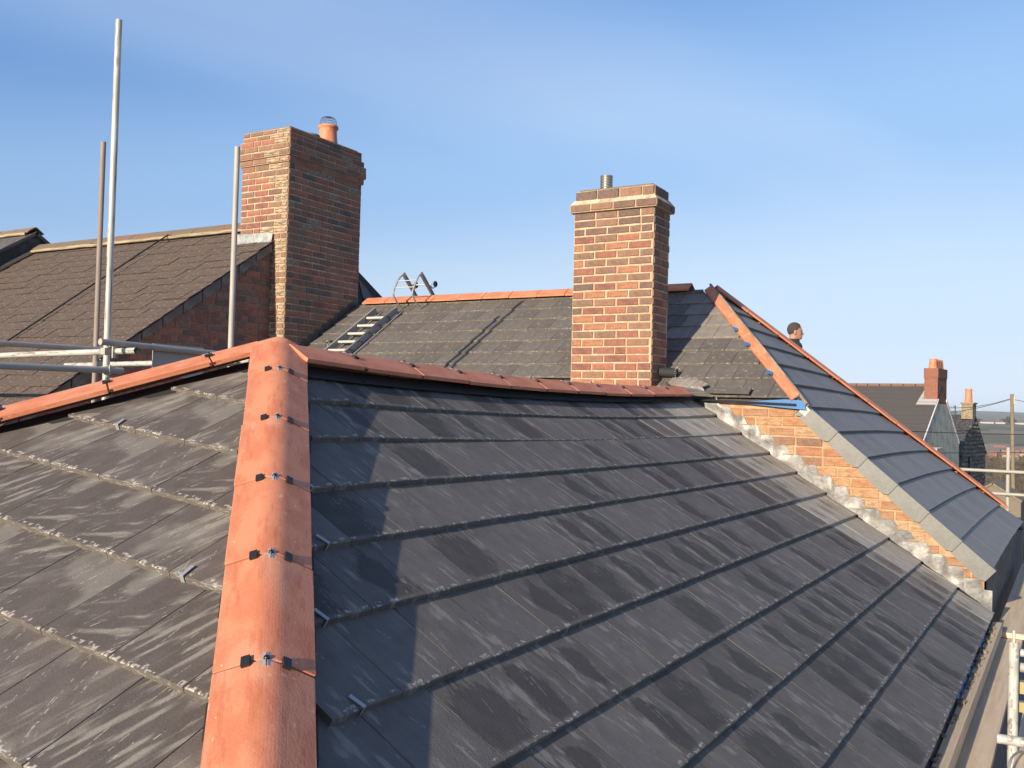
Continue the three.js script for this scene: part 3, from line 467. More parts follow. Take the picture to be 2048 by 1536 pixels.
// loose bits at the top of the abutment
{
  const felt = thing('felt_roll', P(8.70, -3.38, .33), 'short black roll of roofing felt with frayed pale ends, lying at the chimney foot', 'roofing felt');
  const c = P(8.66, -3.36, .375), d = V3(.98, -.05, -.15).normalize(); const pts = []; for (let i = 0; i < 46; i++) { const a = i * .42, rr = .022 + .0009 * i; pts.push([rr * Math.cos(a), rr * Math.sin(a)]); }
  part(felt, 'roll', [tube(c.clone().addScaledVector(d, -.14), c.clone().addScaledVector(d, .045), .046, 18), tube(c.clone().addScaledVector(d, -.15), c.clone().addScaledVector(d, .05), .038, 18)], M.felt);
  const r = rng(5), fr = []; for (let i = 0; i < 34; i++) { const a = i / 34 * 6.283, e = i % 2 ? 1 : -1, o = c.clone().addScaledVector(d, e > 0 ? .043 : -.138).add(V3(0, .046 * Math.sin(a), .047 * Math.cos(a))); fr.push(tube(o, o.clone().add(V3(.012 * e * r(), .014 * Math.sin(a) + .004, .014 * Math.cos(a))), .0022, 4)); }
  part(felt, 'frayed_edge', fr, M.white);
  const sl = (name, pts2, n, t, m, label) => { const mm = part(scene, name, prism(pts2, n, t), m); mm.name = numbered(name); tag(mm, label, 'slate'); return mm; };
  sl('broken_slate', [P(8.46, -3.33, .265), P(8.42, -3.14, .245), P(8.40, -2.985, .262), P(8.46, -2.94, .285), P(8.60, -3.10, .30), P(8.60, -3.33, .31)], V3(-.1, .9, .4), .014, MT.half[0], 'pale broken slate lying tilted just behind the last ridge tile, jagged front edge');
  sl('broken_slate', [P(8.33, -3.16, .235), P(8.20, -2.98, .16), P(8.34, -2.84, .155), P(8.44, -2.98, .20)], V3(.3, .9, .25), .012, MT.half[2], 'small light grey slate offcut at the end of the near ridge, over the flashing');
  sl('broken_slate', [P(8.36, -2.93, .19), P(8.36, -2.52, .185), P(8.45, -2.52, .235), P(8.45, -2.86, .24)], V3(0, .85, .5), .014, MT.main[1], 'dark slate lying loose above the top of the stepped flashing');
}

// ================================================================== LEFT CHIMNEY STACK on the party wall
{
  const v0 = -9.545, v1 = -8.711, u0 = 8.895, u1 = 10.33;
  const st = thing('chimney_stack', P(9.6, -9.12, -H), 'tall broad chimney at left, red brick with stepped top, lime-streaked corner, one terracotta pot', 'chimney');
  const core = (e, z0, z1) => box((v0 + v1) / 2, H + (z0 + z1) / 2, -(u0 + u1) / 2, v1 - v0 + 2 * e - .004, z1 - z0, u1 - u0 + 2 * e - .004);
  const stack = part(st, 'stack', [core(0, -H, 3.08), core(.022, 3.08, 3.16), core(.045, 3.16, 3.32), core(.022, 3.32, 3.40), core(-.004, 3.40, 3.53)], std({ map: mottled(256, 256, [.40, .31, .20], [.55, .44, .30], 20, 30, 131), roughness: .95, bumpMap: grainBump, bumpScale: .004 }));
  const front = (x, y, r) => { const q = r(), w = sstep(.42, .62, x + .12 * (r() - .5)); return r() < w ? (q < .68 ? any(BR.limed, r) : any(BR.brown, r)) : y > 2.95 ? (q < .5 ? any(BR.brown, r) : any(BR.red, r)) : q < .72 ? any(BR.red, r) : q < .88 ? any(BR.brown, r) : any(BR.dark, r); };
  const side = (x, y, r) => { const q = r(); return y > 1.3 && r() < .18 ? any(BR.sooty, r) : q < .12 ? any(BR.dark, r) : q < .55 ? any(BR.brown, r) : any(BR.red, r); };
  let n = 0; const band = (e, z0, z1, seed) => {
    n += brickwork(stack, P(u0 - e, v0 - e, z0), V3(1, 0, 0), V3(0, 0, 1), v1 - v0 + 2 * e, z1 - z0, { ch: (z1 - z0) / Math.round((z1 - z0) / .0815), bl: .245, joint: .017, pick: (x, y, r) => front(x, y + z0, r), seed, keep: (a, b, y0, y1) => z0 + y0 > 1.98 || b > .56 });
    n += brickwork(stack, P(u0 - e, v1 + e, z0), DU, V3(1, 0, 0), u1 - u0 + 2 * e, z1 - z0, { ch: (z1 - z0) / Math.round((z1 - z0) / .0815), bl: .25, joint: .015, shift: .5, pick: (x, y, r) => side(x, y + z0, r), seed: seed + 1, keep: (a, b, y0, y1) => z0 + y1 > .152 + .645 * (u0 + a - 8.392) + .03 });
  };
  band(0, .68, 3.08, 71); band(.022, 3.08, 3.16, 73); band(.045, 3.16, 3.32, 75); band(.022, 3.32, 3.40, 77); band(-.004, 3.40, 3.53, 79);
  { const rz = (u) => .152 + .645 * (u - 8.392), lf = []; for (let k = 0; k < 11; k++) { const a = 8.93 + k * .125, b = a + .125; lf.push(prism([P(a - .01, v1 + .012, rz(a) - .03), P(b, v1 + .012, rz(b) - .03), P(b, v1 + .012, rz(b) + .075), P(a + .06, v1 + .012, rz(b) + .075), P(a - .01, v1 + .012, rz(a) + .05)], V3(1, 0, 0), .004)); } part(st, 'stepped_flashing', lf, M.lead); }
  // smeared pointing on the shaded side and down the lit corner: lumps of mortar that sit proud of the bricks
  const pots = part(st, 'mortar_cap', [box((v0 + v1) / 2, H + 3.54, -(u0 + u1) / 2, .74, .03, 1.34)], M.mortarGrey);
  const lathe = (prof, p) => { const g = new THREE.LatheGeometry(prof.map(([x, y]) => new THREE.Vector2(x, y)), 28); g.translate(p.x, p.y, p.z); return g; };
  const p1 = P(10.04, -9.1, 3.54); part(st, 'chimney_pot', lathe([[.145, -.02], [.142, .06], [.125, .22], [.122, .30], [.142, .31], [.145, .335], [.138, .35], [.112, .352], [.10, .2]], p1), M.clay[1]);
  part(st, 'mortar_haunch', lathe([[.23, -.01], [.20, .03], [.16, .08], [.13, .10]], p1), M.bedding);
  const cage = []; for (let i = 0; i < 16; i++) { const a = i / 16 * Math.PI * 2; cage.push(sweep([[.118, .34], [.116, .40], [.095, .455], [.05, .475], [.0, .478]].map(([x, y]) => V3(p1.x + x * Math.cos(a), p1.y + y, p1.z + x * Math.sin(a))), .0022, 12, 4)); } for (const [x, y] of [[.117, .37], [.116, .40], [.108, .435], [.085, .46], [.05, .475]]) { const t = new THREE.TorusGeometry(x, .0022, 4, 28); t.rotateX(Math.PI / 2); t.translate(p1.x, p1.y + y, p1.z); cage.push(t); }
  part(st, 'bird_guard', cage, std({ color: lin(.13, .14, .16), roughness: .5, metalness: .5 }));
  part(st, 'chimney_pot', lathe([[.15, -.02], [.145, .08], [.15, .085], [.15, .12], [.12, .125], [.1, .05]], P(9.66, -9.1, 3.54)), std({ map: mottled(64, 64, [.13, .12, .1], [.3, .29, .27], 8, 8, 133), roughness: .9 }), 'squat grey pot almost hidden behind the parapet');
  // lead apron where the neighbour's slope meets the front
  const ap = []; const pos = [], uv = [], idx = []; const nx = 26, ny = 8;
  for (let j = 0; j <= ny; j++) for (let i = 0; i <= nx; i++) { const f = j / ny, g = i / nx, v = mix(-9.60, -8.92 - .02 * f, g), b = Math.max(0, f - .45) / .55; const z = 2.19 - .20 * f - .02 * g - .075 * b * b + .012 * (fbm(g * 9, f * 4, 141, 3) - .5), u = 8.872 - .17 * b * b - .012 - .02 * (fbm(g * 12, f * 3, 143, 3) - .5); pos.push(v, z + H, -u); uv.push(g, f); }
  for (let j = 0; j < ny; j++) for (let i = 0; i < nx; i++) { const a = j * (nx + 1) + i; idx.push(a, a + nx + 1, a + 1, a + 1, a + nx + 1, a + nx + 2); }
  const g = new THREE.BufferGeometry(); g.setAttribute('position', new THREE.Float32BufferAttribute(pos, 3)); g.setAttribute('uv', new THREE.Float32BufferAttribute(uv, 2)); g.setIndex(idx); g.computeVertexNormals();
  part(st, 'lead_apron', g, M.leadApron = std({ map: dataTex(128, 64, (u, v) => { const n = fbm(u * 30, v * 4, 145, 4), h = fbm(u * 6, v * 6, 147, 3); return mix3(mix3([.28, .29, .29], [.42, .42, .405], sstep(.3, .7, n)), [.36, .46, .45], .6 * sstep(.5, .7, h)); }), roughness: .6, metalness: .25 }));
}

// ================================================================== NEIGHBOUR: old slated house at left
{
  const nb = thing('slated_house', P(8, -12, -H), 'neighbouring house at left with weathered brown slates, mortared ridge and dark brick gable', 'house');
  const FN = frame(P(8.808, -8.91, 2.032), V3(1, 0, 0), V3(0, .829, .559));
  const rz = 2.367, ru = 9.305;
  const slM = list(4, (i) => std({ map: dataTex(96, 96, (u, v) => { const n = fbm(u * 5 + i * 7, v * 5, 151 + i, 4), m = fbm(u * 9, v * 9 + i * 3, 157, 4); let c = mix3([.100, .072, .057], [.138, .101, .079], n); c = mix3(c, [.075, .06, .054], .6 * sstep(.55, .75, m)); c = mix3(c, [.30, .28, .23], .8 * sstep(.72, .8, fbm(u * 14 + i, v * 14, 159, 3))); return v < .09 ? c.map((x) => x * .6) : c; }), roughness: .9, bumpMap: grainBump, bumpScale: .003, color: lin(1, 1, 1) }));
  const slope = part(nb, 'roof_slope', prism([P(ru, -8.945, rz - .06), P(ru, -22, rz - .06), P(4.9, -22, -.62), P(4.9, -8.945, -.62)], FN.Y, .05), std({ color: lin(.07, .055, .048), roughness: 1 }));
  const made = layTiles(slope, FN, { rows: list(24, (k) => ({ z: -.62 + .215 * (k + 1), off: (k % 2) * .14 + .03 * ((k * 7) % 5) / 5, gauge: .215 })), w: .295, gauge: .215, over: .04, t: .010, lines: [[1, 0, .0]], zjit: .016, x0: -7.6, x1: 0, seed: 33, jit: .005, seg: 4, gap: .006, lift: 2.6, name: 'slate', mat: (i, j, x, z, r) => any(slM, r), skip: (x, z) => x < -7.0 + (z + .4) * 1.22 || (x > -.85 && x < -.03 && z < -.25) });
  part(nb, 'roof_slope', prism([P(ru, -22, rz - .06), P(ru, -8.945, rz - .06), P(13.2, -8.945, -.32), P(13.2, -22, -.32)], V3(0, .829, -.559), .05), M.deck);
  const brown = [0, 1].map((i) => std({ map: mottled(96, 96, [[.25, .13, .085], [.20, .15, .10], [.33, .12, .07]][i], [.20, .165, .12], 6, 6, 161 + i), roughness: .95, bumpMap: grainBump, bumpScale: .003 }));
  ridgeRun(nb, P(ru, -9.45, rz + .085), P(ru, -14.75, rz + .085), list(13, (i) => i * .45), { hw: .14, slope: .62, R: .05, up: UP, mats: brown, clips: false, seed: 18 });
  part(nb, 'mortar_fillet', sweep(list(24, (i) => P(ru - .155, -9.4 - i * .225, rz - .055 + .012 * vnoise(i * 1.7, 3, 4))), .024, 60, 6), M.bedding);
  part(nb, 'cable', tube(P(9.15, -11.28, rz - .01), P(5.0, -10.95, -.555), .011, 8), M.rubber, 'thin black line running straight down the slates');  // thin dark line down the slope, drawn as a black tube
  // gable wall with the bricks in view, mortar under the slates
  const wallM = M.mortarGrey;
  const vz = (u) => 2.032 + .6736 * (u - 8.808) - .05;
  const gw = part(nb, 'gable_wall', [prism([P(4.9, -8.97, -H), P(10.32, -8.97, -H), P(10.32, -8.97, 1.9), P(ru, -8.97, rz - .1), P(4.9, -8.97, vz(4.9) - .02)], V3(1, 0, 0), .2)], wallM);
  const k = brickwork(gw, P(5.4, -8.97, -.24), DU, V3(1, 0, 0), 3.49, 2.3, { ch: .0815, bl: .236, pick: (x, y, r) => { const q = r(); return q < .2 ? any(BR.dark, r) : q < .6 ? any(BR.brown, r) : any(BR.red, r); }, seed: 45, bond: 4, keep: (a, b, y0, y1) => -.24 + y0 < vz(5.4 + (a + b) / 2) - .06 });
  const vp = []; for (let i = 0; i < 14; i++) { const a = 5.0 + i * .277, b = a + .26; const d = .085 + .03 * hash(i, 3, 2); vp.push(prism([P(a, -8.922, vz(a) + .012), P(b, -8.922, vz(b) + .012), P(b, -8.922, vz(b) - d), P(a, -8.922, vz(a) - d * (.8 + .4 * hash(i, 9, 4)))], V3(1, 0, 0), .06)); }
  part(nb, 'verge_mortar', vp, std({ map: mottled(128, 128, [.15, .135, .115], [.21, .19, .165], 12, 12, 165), roughness: 1, bumpMap: grainBump, bumpScale: .006 }));
  part(nb, 'parapet', [prism([P(10.30, -8.78, 1.92), P(10.38, -8.78, 1.885), P(11.02, -8.78, 1.535), P(11.6, -8.78, 1.16), P(11.6, -8.78, .6), P(10.30, -8.78, .9)], V3(1, 0, 0), .1)], std({ color: lin(.045, .044, .045), roughness: .8 }), 'dark coping sloping down behind the chimney');
  part(nb, 'lead_flashing', [prism([P(10.40, -8.765, 1.76), P(10.58, -8.765, 1.65), P(10.86, -8.765, 1.42), P(10.66, -8.765, 1.42), P(10.5, -8.765, 1.52)], V3(1, 0, 0), .01)], std({ color: lin(.14, .14, .145), roughness: .6, metalness: .3 }));
}
// next house up the terrace, far left
{
  const nb = thing('gabled_house', P(9.2, -18, -H), 'farther house at the left edge, its dark gable and mortared ridge rising over the slates', 'house');
  const gv = -14.62, ru = 9.243, rz = 2.66, s = .646;
  part(nb, 'gable_wall', [prism([P(ru, gv, rz - .03), P(ru - 4.5, gv, rz - 4.5 * s), P(ru - 4.5, gv, -H), P(ru + 4.5, gv, -H), P(ru + 4.5, gv, rz - 4.5 * s)], V3(1, 0, 0), 4)], std({ map: mottled(128, 128, [.05, .05, .055], [.085, .085, .085], 7, 7, 171), roughness: .9 }));
  for (const d of [-1, 1]) part(nb, 'roof_slope', prism([P(ru, gv + .05, rz), P(ru, -22, rz), P(ru + d * 4.6, -22, rz - 4.6 * s), P(ru + d * 4.6, gv + .05, rz - 4.6 * s)], V3(0, .84, d > 0 ? -.54 : .54), .05), std({ map: mottled(128, 128, [.09, .085, .085], [.14, .125, .115], 14, 14, 173), roughness: .85 }));
  ridgeRun(nb, P(ru, gv + .02, rz + .07), P(ru, -18.3, rz + .07), list(9, (i) => i * .45), { hw: .14, slope: .6, R: .05, up: UP, mats: [std({ map: mottled(96, 96, [.22, .15, .09], [.26, .20, .13], 6, 6, 175), roughness: 1 })], clips: false, seed: 19 });
  part(nb, 'mortar_fillet', [sweep(list(16, (i) => P(ru - .15, gv - .02 - i * .24, rz - .06 + .01 * hash(i, 2, 1))), .026, 40, 6), sweep(list(14, (i) => P(9.16 - i * .12, gv + .04, 2.30 - i * .12 * .672 + .02 * hash(i, 7, 1))), .034, 40, 6)], M.bedding);
}

// ================================================================== LADDER AND RIDGE HOOK on the main slope
{
  const lad = thing('ladder', P(9.2, -7.94, .6), 'aluminium ladder section lying flat on the slates beside the left chimney', 'ladder');
  const onM = (u, v, h) => P(u, v, .152 + .6454 * (u - 8.392)).addScaledVector(FM.Y, h);
  const rail = (va, vb) => { const a = onM(8.55, va, .02), b = onM(10.045, vb, .02), Z = a.clone().sub(b).normalize(), X = V3(1, 0, 0), Y = Z.clone().cross(X); const L = a.distanceTo(b); const g = mergeGeometries([box(0, .035, L / 2, .006, .075, L), box(0, .072, L / 2, .028, .006, L), box(0, -.001, L / 2, .028, .006, L)]); const m = place(lad, 'rail', g, M.alu, b, X, Y, Z); return m; };
  rail(-8.105, -8.123); rail(-7.745, -7.768);
  for (let k = 0; k < 6; k++) { const u = 9.84 - k * .184, v0 = -8.112 - .005, v1 = -7.757; const a = onM(u, v0, .055), b = onM(u, v1, .055); part(lad, 'rung', [tube(a, b, .017, 8), tube(a.clone().add(V3(0, .006, .004)), b.clone().add(V3(0, .006, .004)), .014, 6)], M.aluPale); for (const v of [-7.745]) part(lad, 'rung_end', box(v + .012, onM(u, v, .055).y, onM(u, v, .055).z, .012, .02, .02), M.rubber); }
  for (const v of [-8.04, -7.69]) part(lad, 'inner_rail', tube(onM(8.6, v, .012), onM(10.06, v - .02, .012), .010, 6), M.alu);
  const hk = thing('ladder_hook', P(10.2, -7.63, 1.4), 'bent grey ladder hook with two black wheels, straddling the far ridge', 'ladder hook');
  for (const [v, arm, rl] of [[-7.79, [[10.122, 1.299], [9.99, 1.398], [9.95, 1.47], [9.985, 1.555], [10.053, 1.665], [10.105, 1.715], [10.156, 1.742]], [[10.15, 1.757], [10.62, 1.31]]], [-7.47, [[10.113, 1.287], [9.981, 1.385], [9.942, 1.457], [9.985, 1.56], [10.044, 1.659], [10.085, 1.712], [10.12, 1.73]], [[10.108, 1.742], [10.62, 1.27]]]]) {
    part(hk, 'hook_arm', sweep(arm.map(([u, z]) => P(u, v, z)), .0125, 40, 8), M.alu);
    const a = P(rl[0][0], v, rl[0][1]), b = P(rl[1][0], v, rl[1][1]), Z = b.clone().sub(a).normalize(), X = V3(1, 0, 0), Y = Z.clone().cross(X), L = a.distanceTo(b);
    place(hk, 'rail', mergeGeometries([box(0, 0, L / 2, .006, .055, L), box(.008, .026, L / 2, .022, .005, L), box(.008, -.026, L / 2, .022, .005, L)]), M.alu, a, X, Y, Z);
    const wc = P(10.40, v + .035, 1.632); part(hk, 'wheel', [new THREE.TorusGeometry(.030, .013, 8, 22).rotateY(Math.PI / 2).translate(wc.x, wc.y, wc.z), new THREE.CylinderGeometry(.012, .012, .03, 10).rotateZ(Math.PI / 2).translate(wc.x, wc.y, wc.z)], M.rubber);
    part(hk, 'wheel_fork', sweep([P(10.33, v + .008, 1.60), P(10.36, v + .02, 1.575), P(10.39, v + .03, 1.585), P(10.42, v + .034, 1.61)], .008, 16, 6), M.alu);
  }
  for (const [u, z, r] of [[10.038, 1.642, .007], [9.983, 1.545, .007], [10.37, 1.63, .010], [10.44, 1.475, .013]]) part(hk, 'cross_bar', tube(P(u, -7.79, z), P(u, -7.47, z), r, 8), M.aluPale);
}

// ================================================================== SCAFFOLDING
{
  const coupler = (parent, p, ax) => { const g = [new THREE.CylinderGeometry(.033, .033, .05, 14)]; g.push(box(.0, 0, .045, .05, .05, .03), box(.042, 0, .02, .012, .075, .012)); const q = mergeGeometries(g.map((x) => x.toNonIndexed())); if (ax) q.rotateZ(Math.PI / 2); q.translate(p.x, p.y, p.z); return part(parent, 'coupler', q, M.steelDark); };
  const sc = thing('scaffold', P(5.2, -7, -H), 'scaffold at left of bare steel poles and rails rising past the neighbouring roof', 'scaffold');
  part(sc, 'pole', tube(P(4.61, -6.33, -H), P(4.61, -6.33, 2.884), .0245, 20), M.steel, 'tallest pale galvanised pole');
  part(sc, 'pole', tube(P(5.709, -8.002, -H), P(5.709, -8.002, 2.428), .0245, 20), M.steelBrown, 'dull brownish pole just behind the tallest one');
  part(sc, 'pole', tube(P(5.854, -6.352, -H), P(5.854, -6.352, 2.221), .0245, 20), M.steelDark, 'grey pole standing in front of the left chimney');
  part(sc, 'rail', [tube(P(4.665, -12, .26), P(4.665, -6.06, .352), .0242, 16, true), tube(P(4.665, -12, .26), P(4.665, -6.06, .352), .020, 16, true)], M.steel);
  part(sc, 'rail', tube(P(2.2, -6.28, .175), P(4.715, -6.28, .203), .0242, 16), M.steelDark);
  part(sc, 'rail', tube(P(3.2, -7.95, .42), P(5.95, -7.95, .45), .0242, 16), M.steelDark);
  part(sc, 'rail', tube(P(4.45, -6.19, .405), P(6.9, -6.19, .36), .0242, 16), M.steelDark);
  part(sc, 'rail', tube(P(5.80, -8.59, .30), P(5.80, -6.05, .338), .0242, 16), M.steel);
  coupler(sc, P(4.635, -6.33, .345), true); coupler(sc, P(4.61, -6.30, .203)); coupler(sc, P(5.76, -8.0, .31), true); coupler(sc, P(5.83, -6.35, .335), true);
  part(sc, 'swivel_plate', box(-6.285, H + .35, -4.64, .012, .11, .03), M.steel);
  part(sc, 'sheet', box(-6.235, H + .30, -5.2, .006, .26, .5), M.steelDark);

  const sn = thing('short_scaffold', P(5.6, -.2, -3), 'short galvanised scaffold pole and cross tubes at the lower right, beside the boards', 'scaffold');
  part(sn, 'pole', [tube(P(5.545, -.268, -3), P(5.545, -.268, -1.135), .0245, 20, true), tube(P(5.545, -.268, -3), P(5.545, -.268, -1.135), .0205, 20, true)], M.steel);
  part(sn, 'spigot', tube(P(5.545, -.268, -1.2), P(5.545, -.268, -1.075), .008, 10), M.aluPale);
  part(sn, 'cross_tube', [tube(P(5.50, -.335, -1.625), P(5.50, .6, -1.60), .0245, 18, true), tube(P(5.50, -.335, -1.625), P(5.50, .6, -1.60), .0205, 18, true)], M.steel);
  part(sn, 'cross_tube', tube(P(5.62, -.25, -1.20), P(5.62, .6, -1.20), .02, 16), M.steel); part(sn, 'cross_tube', tube(P(5.62, -.25, -1.275), P(5.62, .6, -1.275), .0245, 16), M.steelDark);
  part(sn, 'coupler', [box(-.225, H - 1.37, -5.60, .03, .06, .05), box(-.235, H - 1.47, -5.60, .05, .05, .04)], std({ color: lin(.35, .30, .14), roughness: .5, metalness: .5 }));
  // boards
  const board = (a, b, v0, v1, z, label) => { const t = thing('scaffold_board', P((a + b) / 2, (v0 + v1) / 2, z), label, 'board', 'scaffold boards along the right-hand eaves'); const L = b - a, w = v1 - v0; const g = new THREE.BoxGeometry(w, .038, L); const uvs = g.attributes.uv, p = g.attributes.position; for (let k = 0; k < p.count; k++) uvs.setXY(k, p.getX(k) / .5 + v0 * 3, p.getZ(k) / 2 + a); const m = new THREE.Mesh(g, M.timber); m.name = 'plank'; m.castShadow = m.receiveShadow = true; m.position.y = -.019; t.add(m); const bd = []; for (const e of [-1, 1]) bd.push(box(0, -.019, e * (L / 2 - .03), w + .004, .041, .02)); const bm = new THREE.Mesh(mergeGeometries(bd), M.zinc); bm.name = 'end_band'; bm.castShadow = bm.receiveShadow = true; t.add(bm); return t; };
  board(3.2, 8.62, -.572, -.348, -1.70, 'sandy scaffold board running along just below the near eaves');
  board(8.40, 12.6, -.535, -.31, -1.655, 'sandy scaffold board farther along, lapping over the near board by the dark wall');
  board(8.55, 12.4, -.30, -.075, -1.66, 'outer far scaffold board at the right edge, beyond the dark rendered wall');
  board(3.0, 6.75, -.255, -.03, -1.69, 'outer scaffold board at the bottom right corner, right of the short pole');
  board(3.0, 6.6, -.02, .205, -1.69, 'outermost scaffold board cut off by the right edge');
  const cb = thing('cable', P(5.2, -.2, -1.66), 'thin grey cable curling over the outer scaffold board', 'cable'); part(cb, 'lead', sweep([P(5.05, -.262, -1.78), P(5.12, -.258, -1.62), P(5.25, -.235, -1.605), P(5.42, -.19, -1.64), P(5.6, -.1, -1.665), P(5.8, .05, -1.672)], .006, 40, 6), std({ color: lin(.25, .26, .26), roughness: .6 }));
  const tubeStub = thing('tube', P(8.3, -.42, -1.62), 'short scaffold tube end poking out below the dark wall', 'tube'); part(tubeStub, 'pipe', [tube(P(8.83, -.62, -1.70), P(8.83, -.40, -1.70), .0245, 16)], M.steel);

  const sf = thing('scaffold', P(16.9, -1, -H), 'distant scaffold rails and post beyond the lower end of the far hip', 'scaffold');
  part(sf, 'rail', tube(P(16.75, -1.6, -.80), P(16.95, 1.2, -.805), .026, 12), M.steelDark); part(sf, 'rail', tube(P(16.8, -1.2, -1.155), P(16.95, 1.2, -1.16), .026, 12), M.steelDark);
  part(sf, 'pole', tube(P(16.9, -.93, -H), P(16.9, -.93, -.425), .028, 14), M.steelDark);
}

// ================================================================== PERSON standing behind the far hip
{
  const man = thing('person', P(14.15, -3.6, -.405), 'person in dark jacket, cropped dark hair, head turned right, standing behind the far hip', 'person');
  man.rotation.y = .52;
  const cap = (p, a, b, ra, rb) => { const abx = b[0] - a[0], aby = b[1] - a[1], abz = b[2] - a[2], t = clamp(((p[0] - a[0]) * abx + (p[1] - a[1]) * aby + (p[2] - a[2]) * abz) / (abx * abx + aby * aby + abz * abz)); return Math.hypot(p[0] - a[0] - abx * t, p[1] - a[1] - aby * t, p[2] - a[2] - abz * t) - mix(ra, rb, t); };
  const ell = (p, c, r) => { const q = Math.hypot((p[0] - c[0]) / r[0], (p[1] - c[1]) / r[1], (p[2] - c[2]) / r[2]); return (q - 1) * Math.min(...r); };
  const smin = (a, b, k) => { const h = clamp(.5 + .5 * (b - a) / k); return mix(b, a, h) - k * h * (1 - h); };
  const mc = (res, c, half, f) => { const m = new MarchingCubes(res, undefined, false, false, 60000); m.isolation = 0; const s = m.size, hs = s / 2; for (let z = 0; z < s; z++) for (let y = 0; y < s; y++) for (let x = 0; x < s; x++) m.field[x + y * s + z * s * s] = -f([c[0] + half * (x - hs) / hs, c[1] + half * (y - hs) / hs, c[2] + half * (z - hs) / hs]); m.update(); const n = m.count ?? m.geometry.drawRange.count; const g = new THREE.BufferGeometry(), pa = m.positionArray.slice(0, n * 3); for (let i = 0; i < n; i++) { pa[i * 3] = c[0] + half * pa[i * 3]; pa[i * 3 + 1] = c[1] + half * pa[i * 3 + 1]; pa[i * 3 + 2] = c[2] + half * pa[i * 3 + 2]; } g.setAttribute('position', new THREE.BufferAttribute(pa, 3)); const na = m.normalArray.slice(0, n * 3); g.setAttribute('normal', new THREE.BufferAttribute(na, 3)); g.computeVertexNormals(); g.setAttribute('normal', new THREE.BufferAttribute(na, 3)); return g; };
  const add = (parent, name, g, m) => { const q = new THREE.Mesh(g, m); q.name = name; q.castShadow = q.receiveShadow = true; parent.add(q); return q; };
  const hc = [.035, 1.645, 0];
  const skull = (p) => smin(ell(p, [.0, 1.665, 0], [.100, .100, .077]), ell(p, [.045, 1.60, 0], [.066, .088, .060]), .04);
  const headF = (p) => { let d = skull(p); d = smin(d, ell(p, [.075, 1.548, 0], [.035, .028, .034]), .03); d = smin(d, cap(p, [.098, 1.645, 0], [.126, 1.598, 0], .010, .015), .014); d = smin(d, cap(p, [.098, 1.66, -.034], [.098, 1.66, .034], .010, .010), .012); d = smin(d, cap(p, [.100, 1.572, -.018], [.100, 1.572, .018], .009, .009), .010); for (const s of [-1, 1]) { d = smin(d, ell(p, [-.008, 1.618, s * .080], [.020, .034, .010]), .008); d = Math.max(d, -ell(p, [.100, 1.636, s * .032], [.014, .010, .016])); } return smin(d, cap(p, [-.022, 1.44, 0], [-.006, 1.60, 0], .064, .056), .03); };
  const skin = std({ map: mottled(64, 64, [.46, .25, .175], [.40, .20, .14], 7, 7, 181), roughness: .6 });
  const jacket = std({ map: mottled(64, 64, [.020, .022, .028], [.035, .036, .042], 9, 9, 183), roughness: .85 }), trousers = std({ color: lin(.03, .032, .04), roughness: .9 }), hairM = std({ map: mottled(64, 64, [.055, .043, .038], [.10, .08, .068], 30, 30, 185), roughness: .9 });
  const bodyF = (p) => { let d = smin(ell(p, [0, 1.27, 0], [.125, .22, .185]), ell(p, [0, 1.0, 0], [.125, .16, .165]), .1); d = smin(d, cap(p, [-.01, 1.40, -.15], [-.01, 1.40, .15], .075, .075), .06); d = smin(d, cap(p, [-.02, 1.40, 0], [-.02, 1.475, 0], .085, .075), .03); for (const s of [-1, 1]) { d = smin(d, cap(p, [-.01, 1.395, s * .19], [-.02, 1.12, s * .245], .066, .052), .04); d = smin(d, cap(p, [-.02, 1.12, s * .245], [.12, .90, s * .24], .052, .040), .02); } return d; };
  const legF = (p) => { let d = ell(p, [0, .93, 0], [.12, .11, .165]); for (const s of [-1, 1]) { d = smin(d, cap(p, [0, .9, s * .09], [.02, .49, s * .10], .088, .062), .04); d = smin(d, cap(p, [.02, .49, s * .10], [-.02, .09, s * .105], .062, .045), .02); d = smin(d, cap(p, [-.04, .045, s * .105], [.15, .035, s * .115], .045, .038), .03); } return d; };
  const body = add(man, 'body', mc(66, hc, .24, headF), skin);
  add(body, 'hair', mc(60, hc, .17, (p) => Math.max(skull(p) - .006, -(p[1] - 1.615 - .10 * clamp((p[0] + .02) / .10) + .038 * clamp(-p[0] / .08)), p[0] - .078 + .5 * Math.max(0, 1.73 - p[1]) * 0)), hairM);
  add(man, 'jacket', mc(64, [.02, 1.16, 0], .38, bodyF), jacket);
  add(man, 'collar', new THREE.TorusGeometry(.078, .017, 8, 24).rotateX(Math.PI / 2).scale(1, 2.0, 1).translate(-.016, 1.49, 0), jacket);
  add(man, 'trousers', mc(64, [.03, .5, 0], .58, legF), trousers);
  for (const s of [-1, 1]) { const h = [new THREE.SphereGeometry(.04, 12, 10).scale(1.1, .5, .95)]; [[.062, .019, .072], [.068, .006, .08], [.066, -.007, .075], [.058, -.02, .06]].forEach(([x, z, l]) => h.push(new THREE.CapsuleGeometry(.0085, l * .75, 4, 8).rotateZ(Math.PI / 2 - .35).translate(x, -.012, z * 1.05))); h.push(new THREE.CapsuleGeometry(.010, .04, 4, 8).rotateX(1.2 * s).rotateY(-.6 * s).translate(.03, -.005, -s * .045)); const g = mergeGeometries(h.map((q) => q.toNonIndexed())); g.rotateZ(-.9).translate(.145, .865, s * .24); add(man, 'hand', g, skin); }
  const pb = thing('platform', P(14.2, -3.4, -.40), 'scaffold platform behind the far slope that the person stands on', 'platform');
  for (let k = 0; k < 3; k++) part(pb, 'plank', box(-3.2, H - .42, -13.9 - .235 * k, 3.2, .038, .225), M.timber);
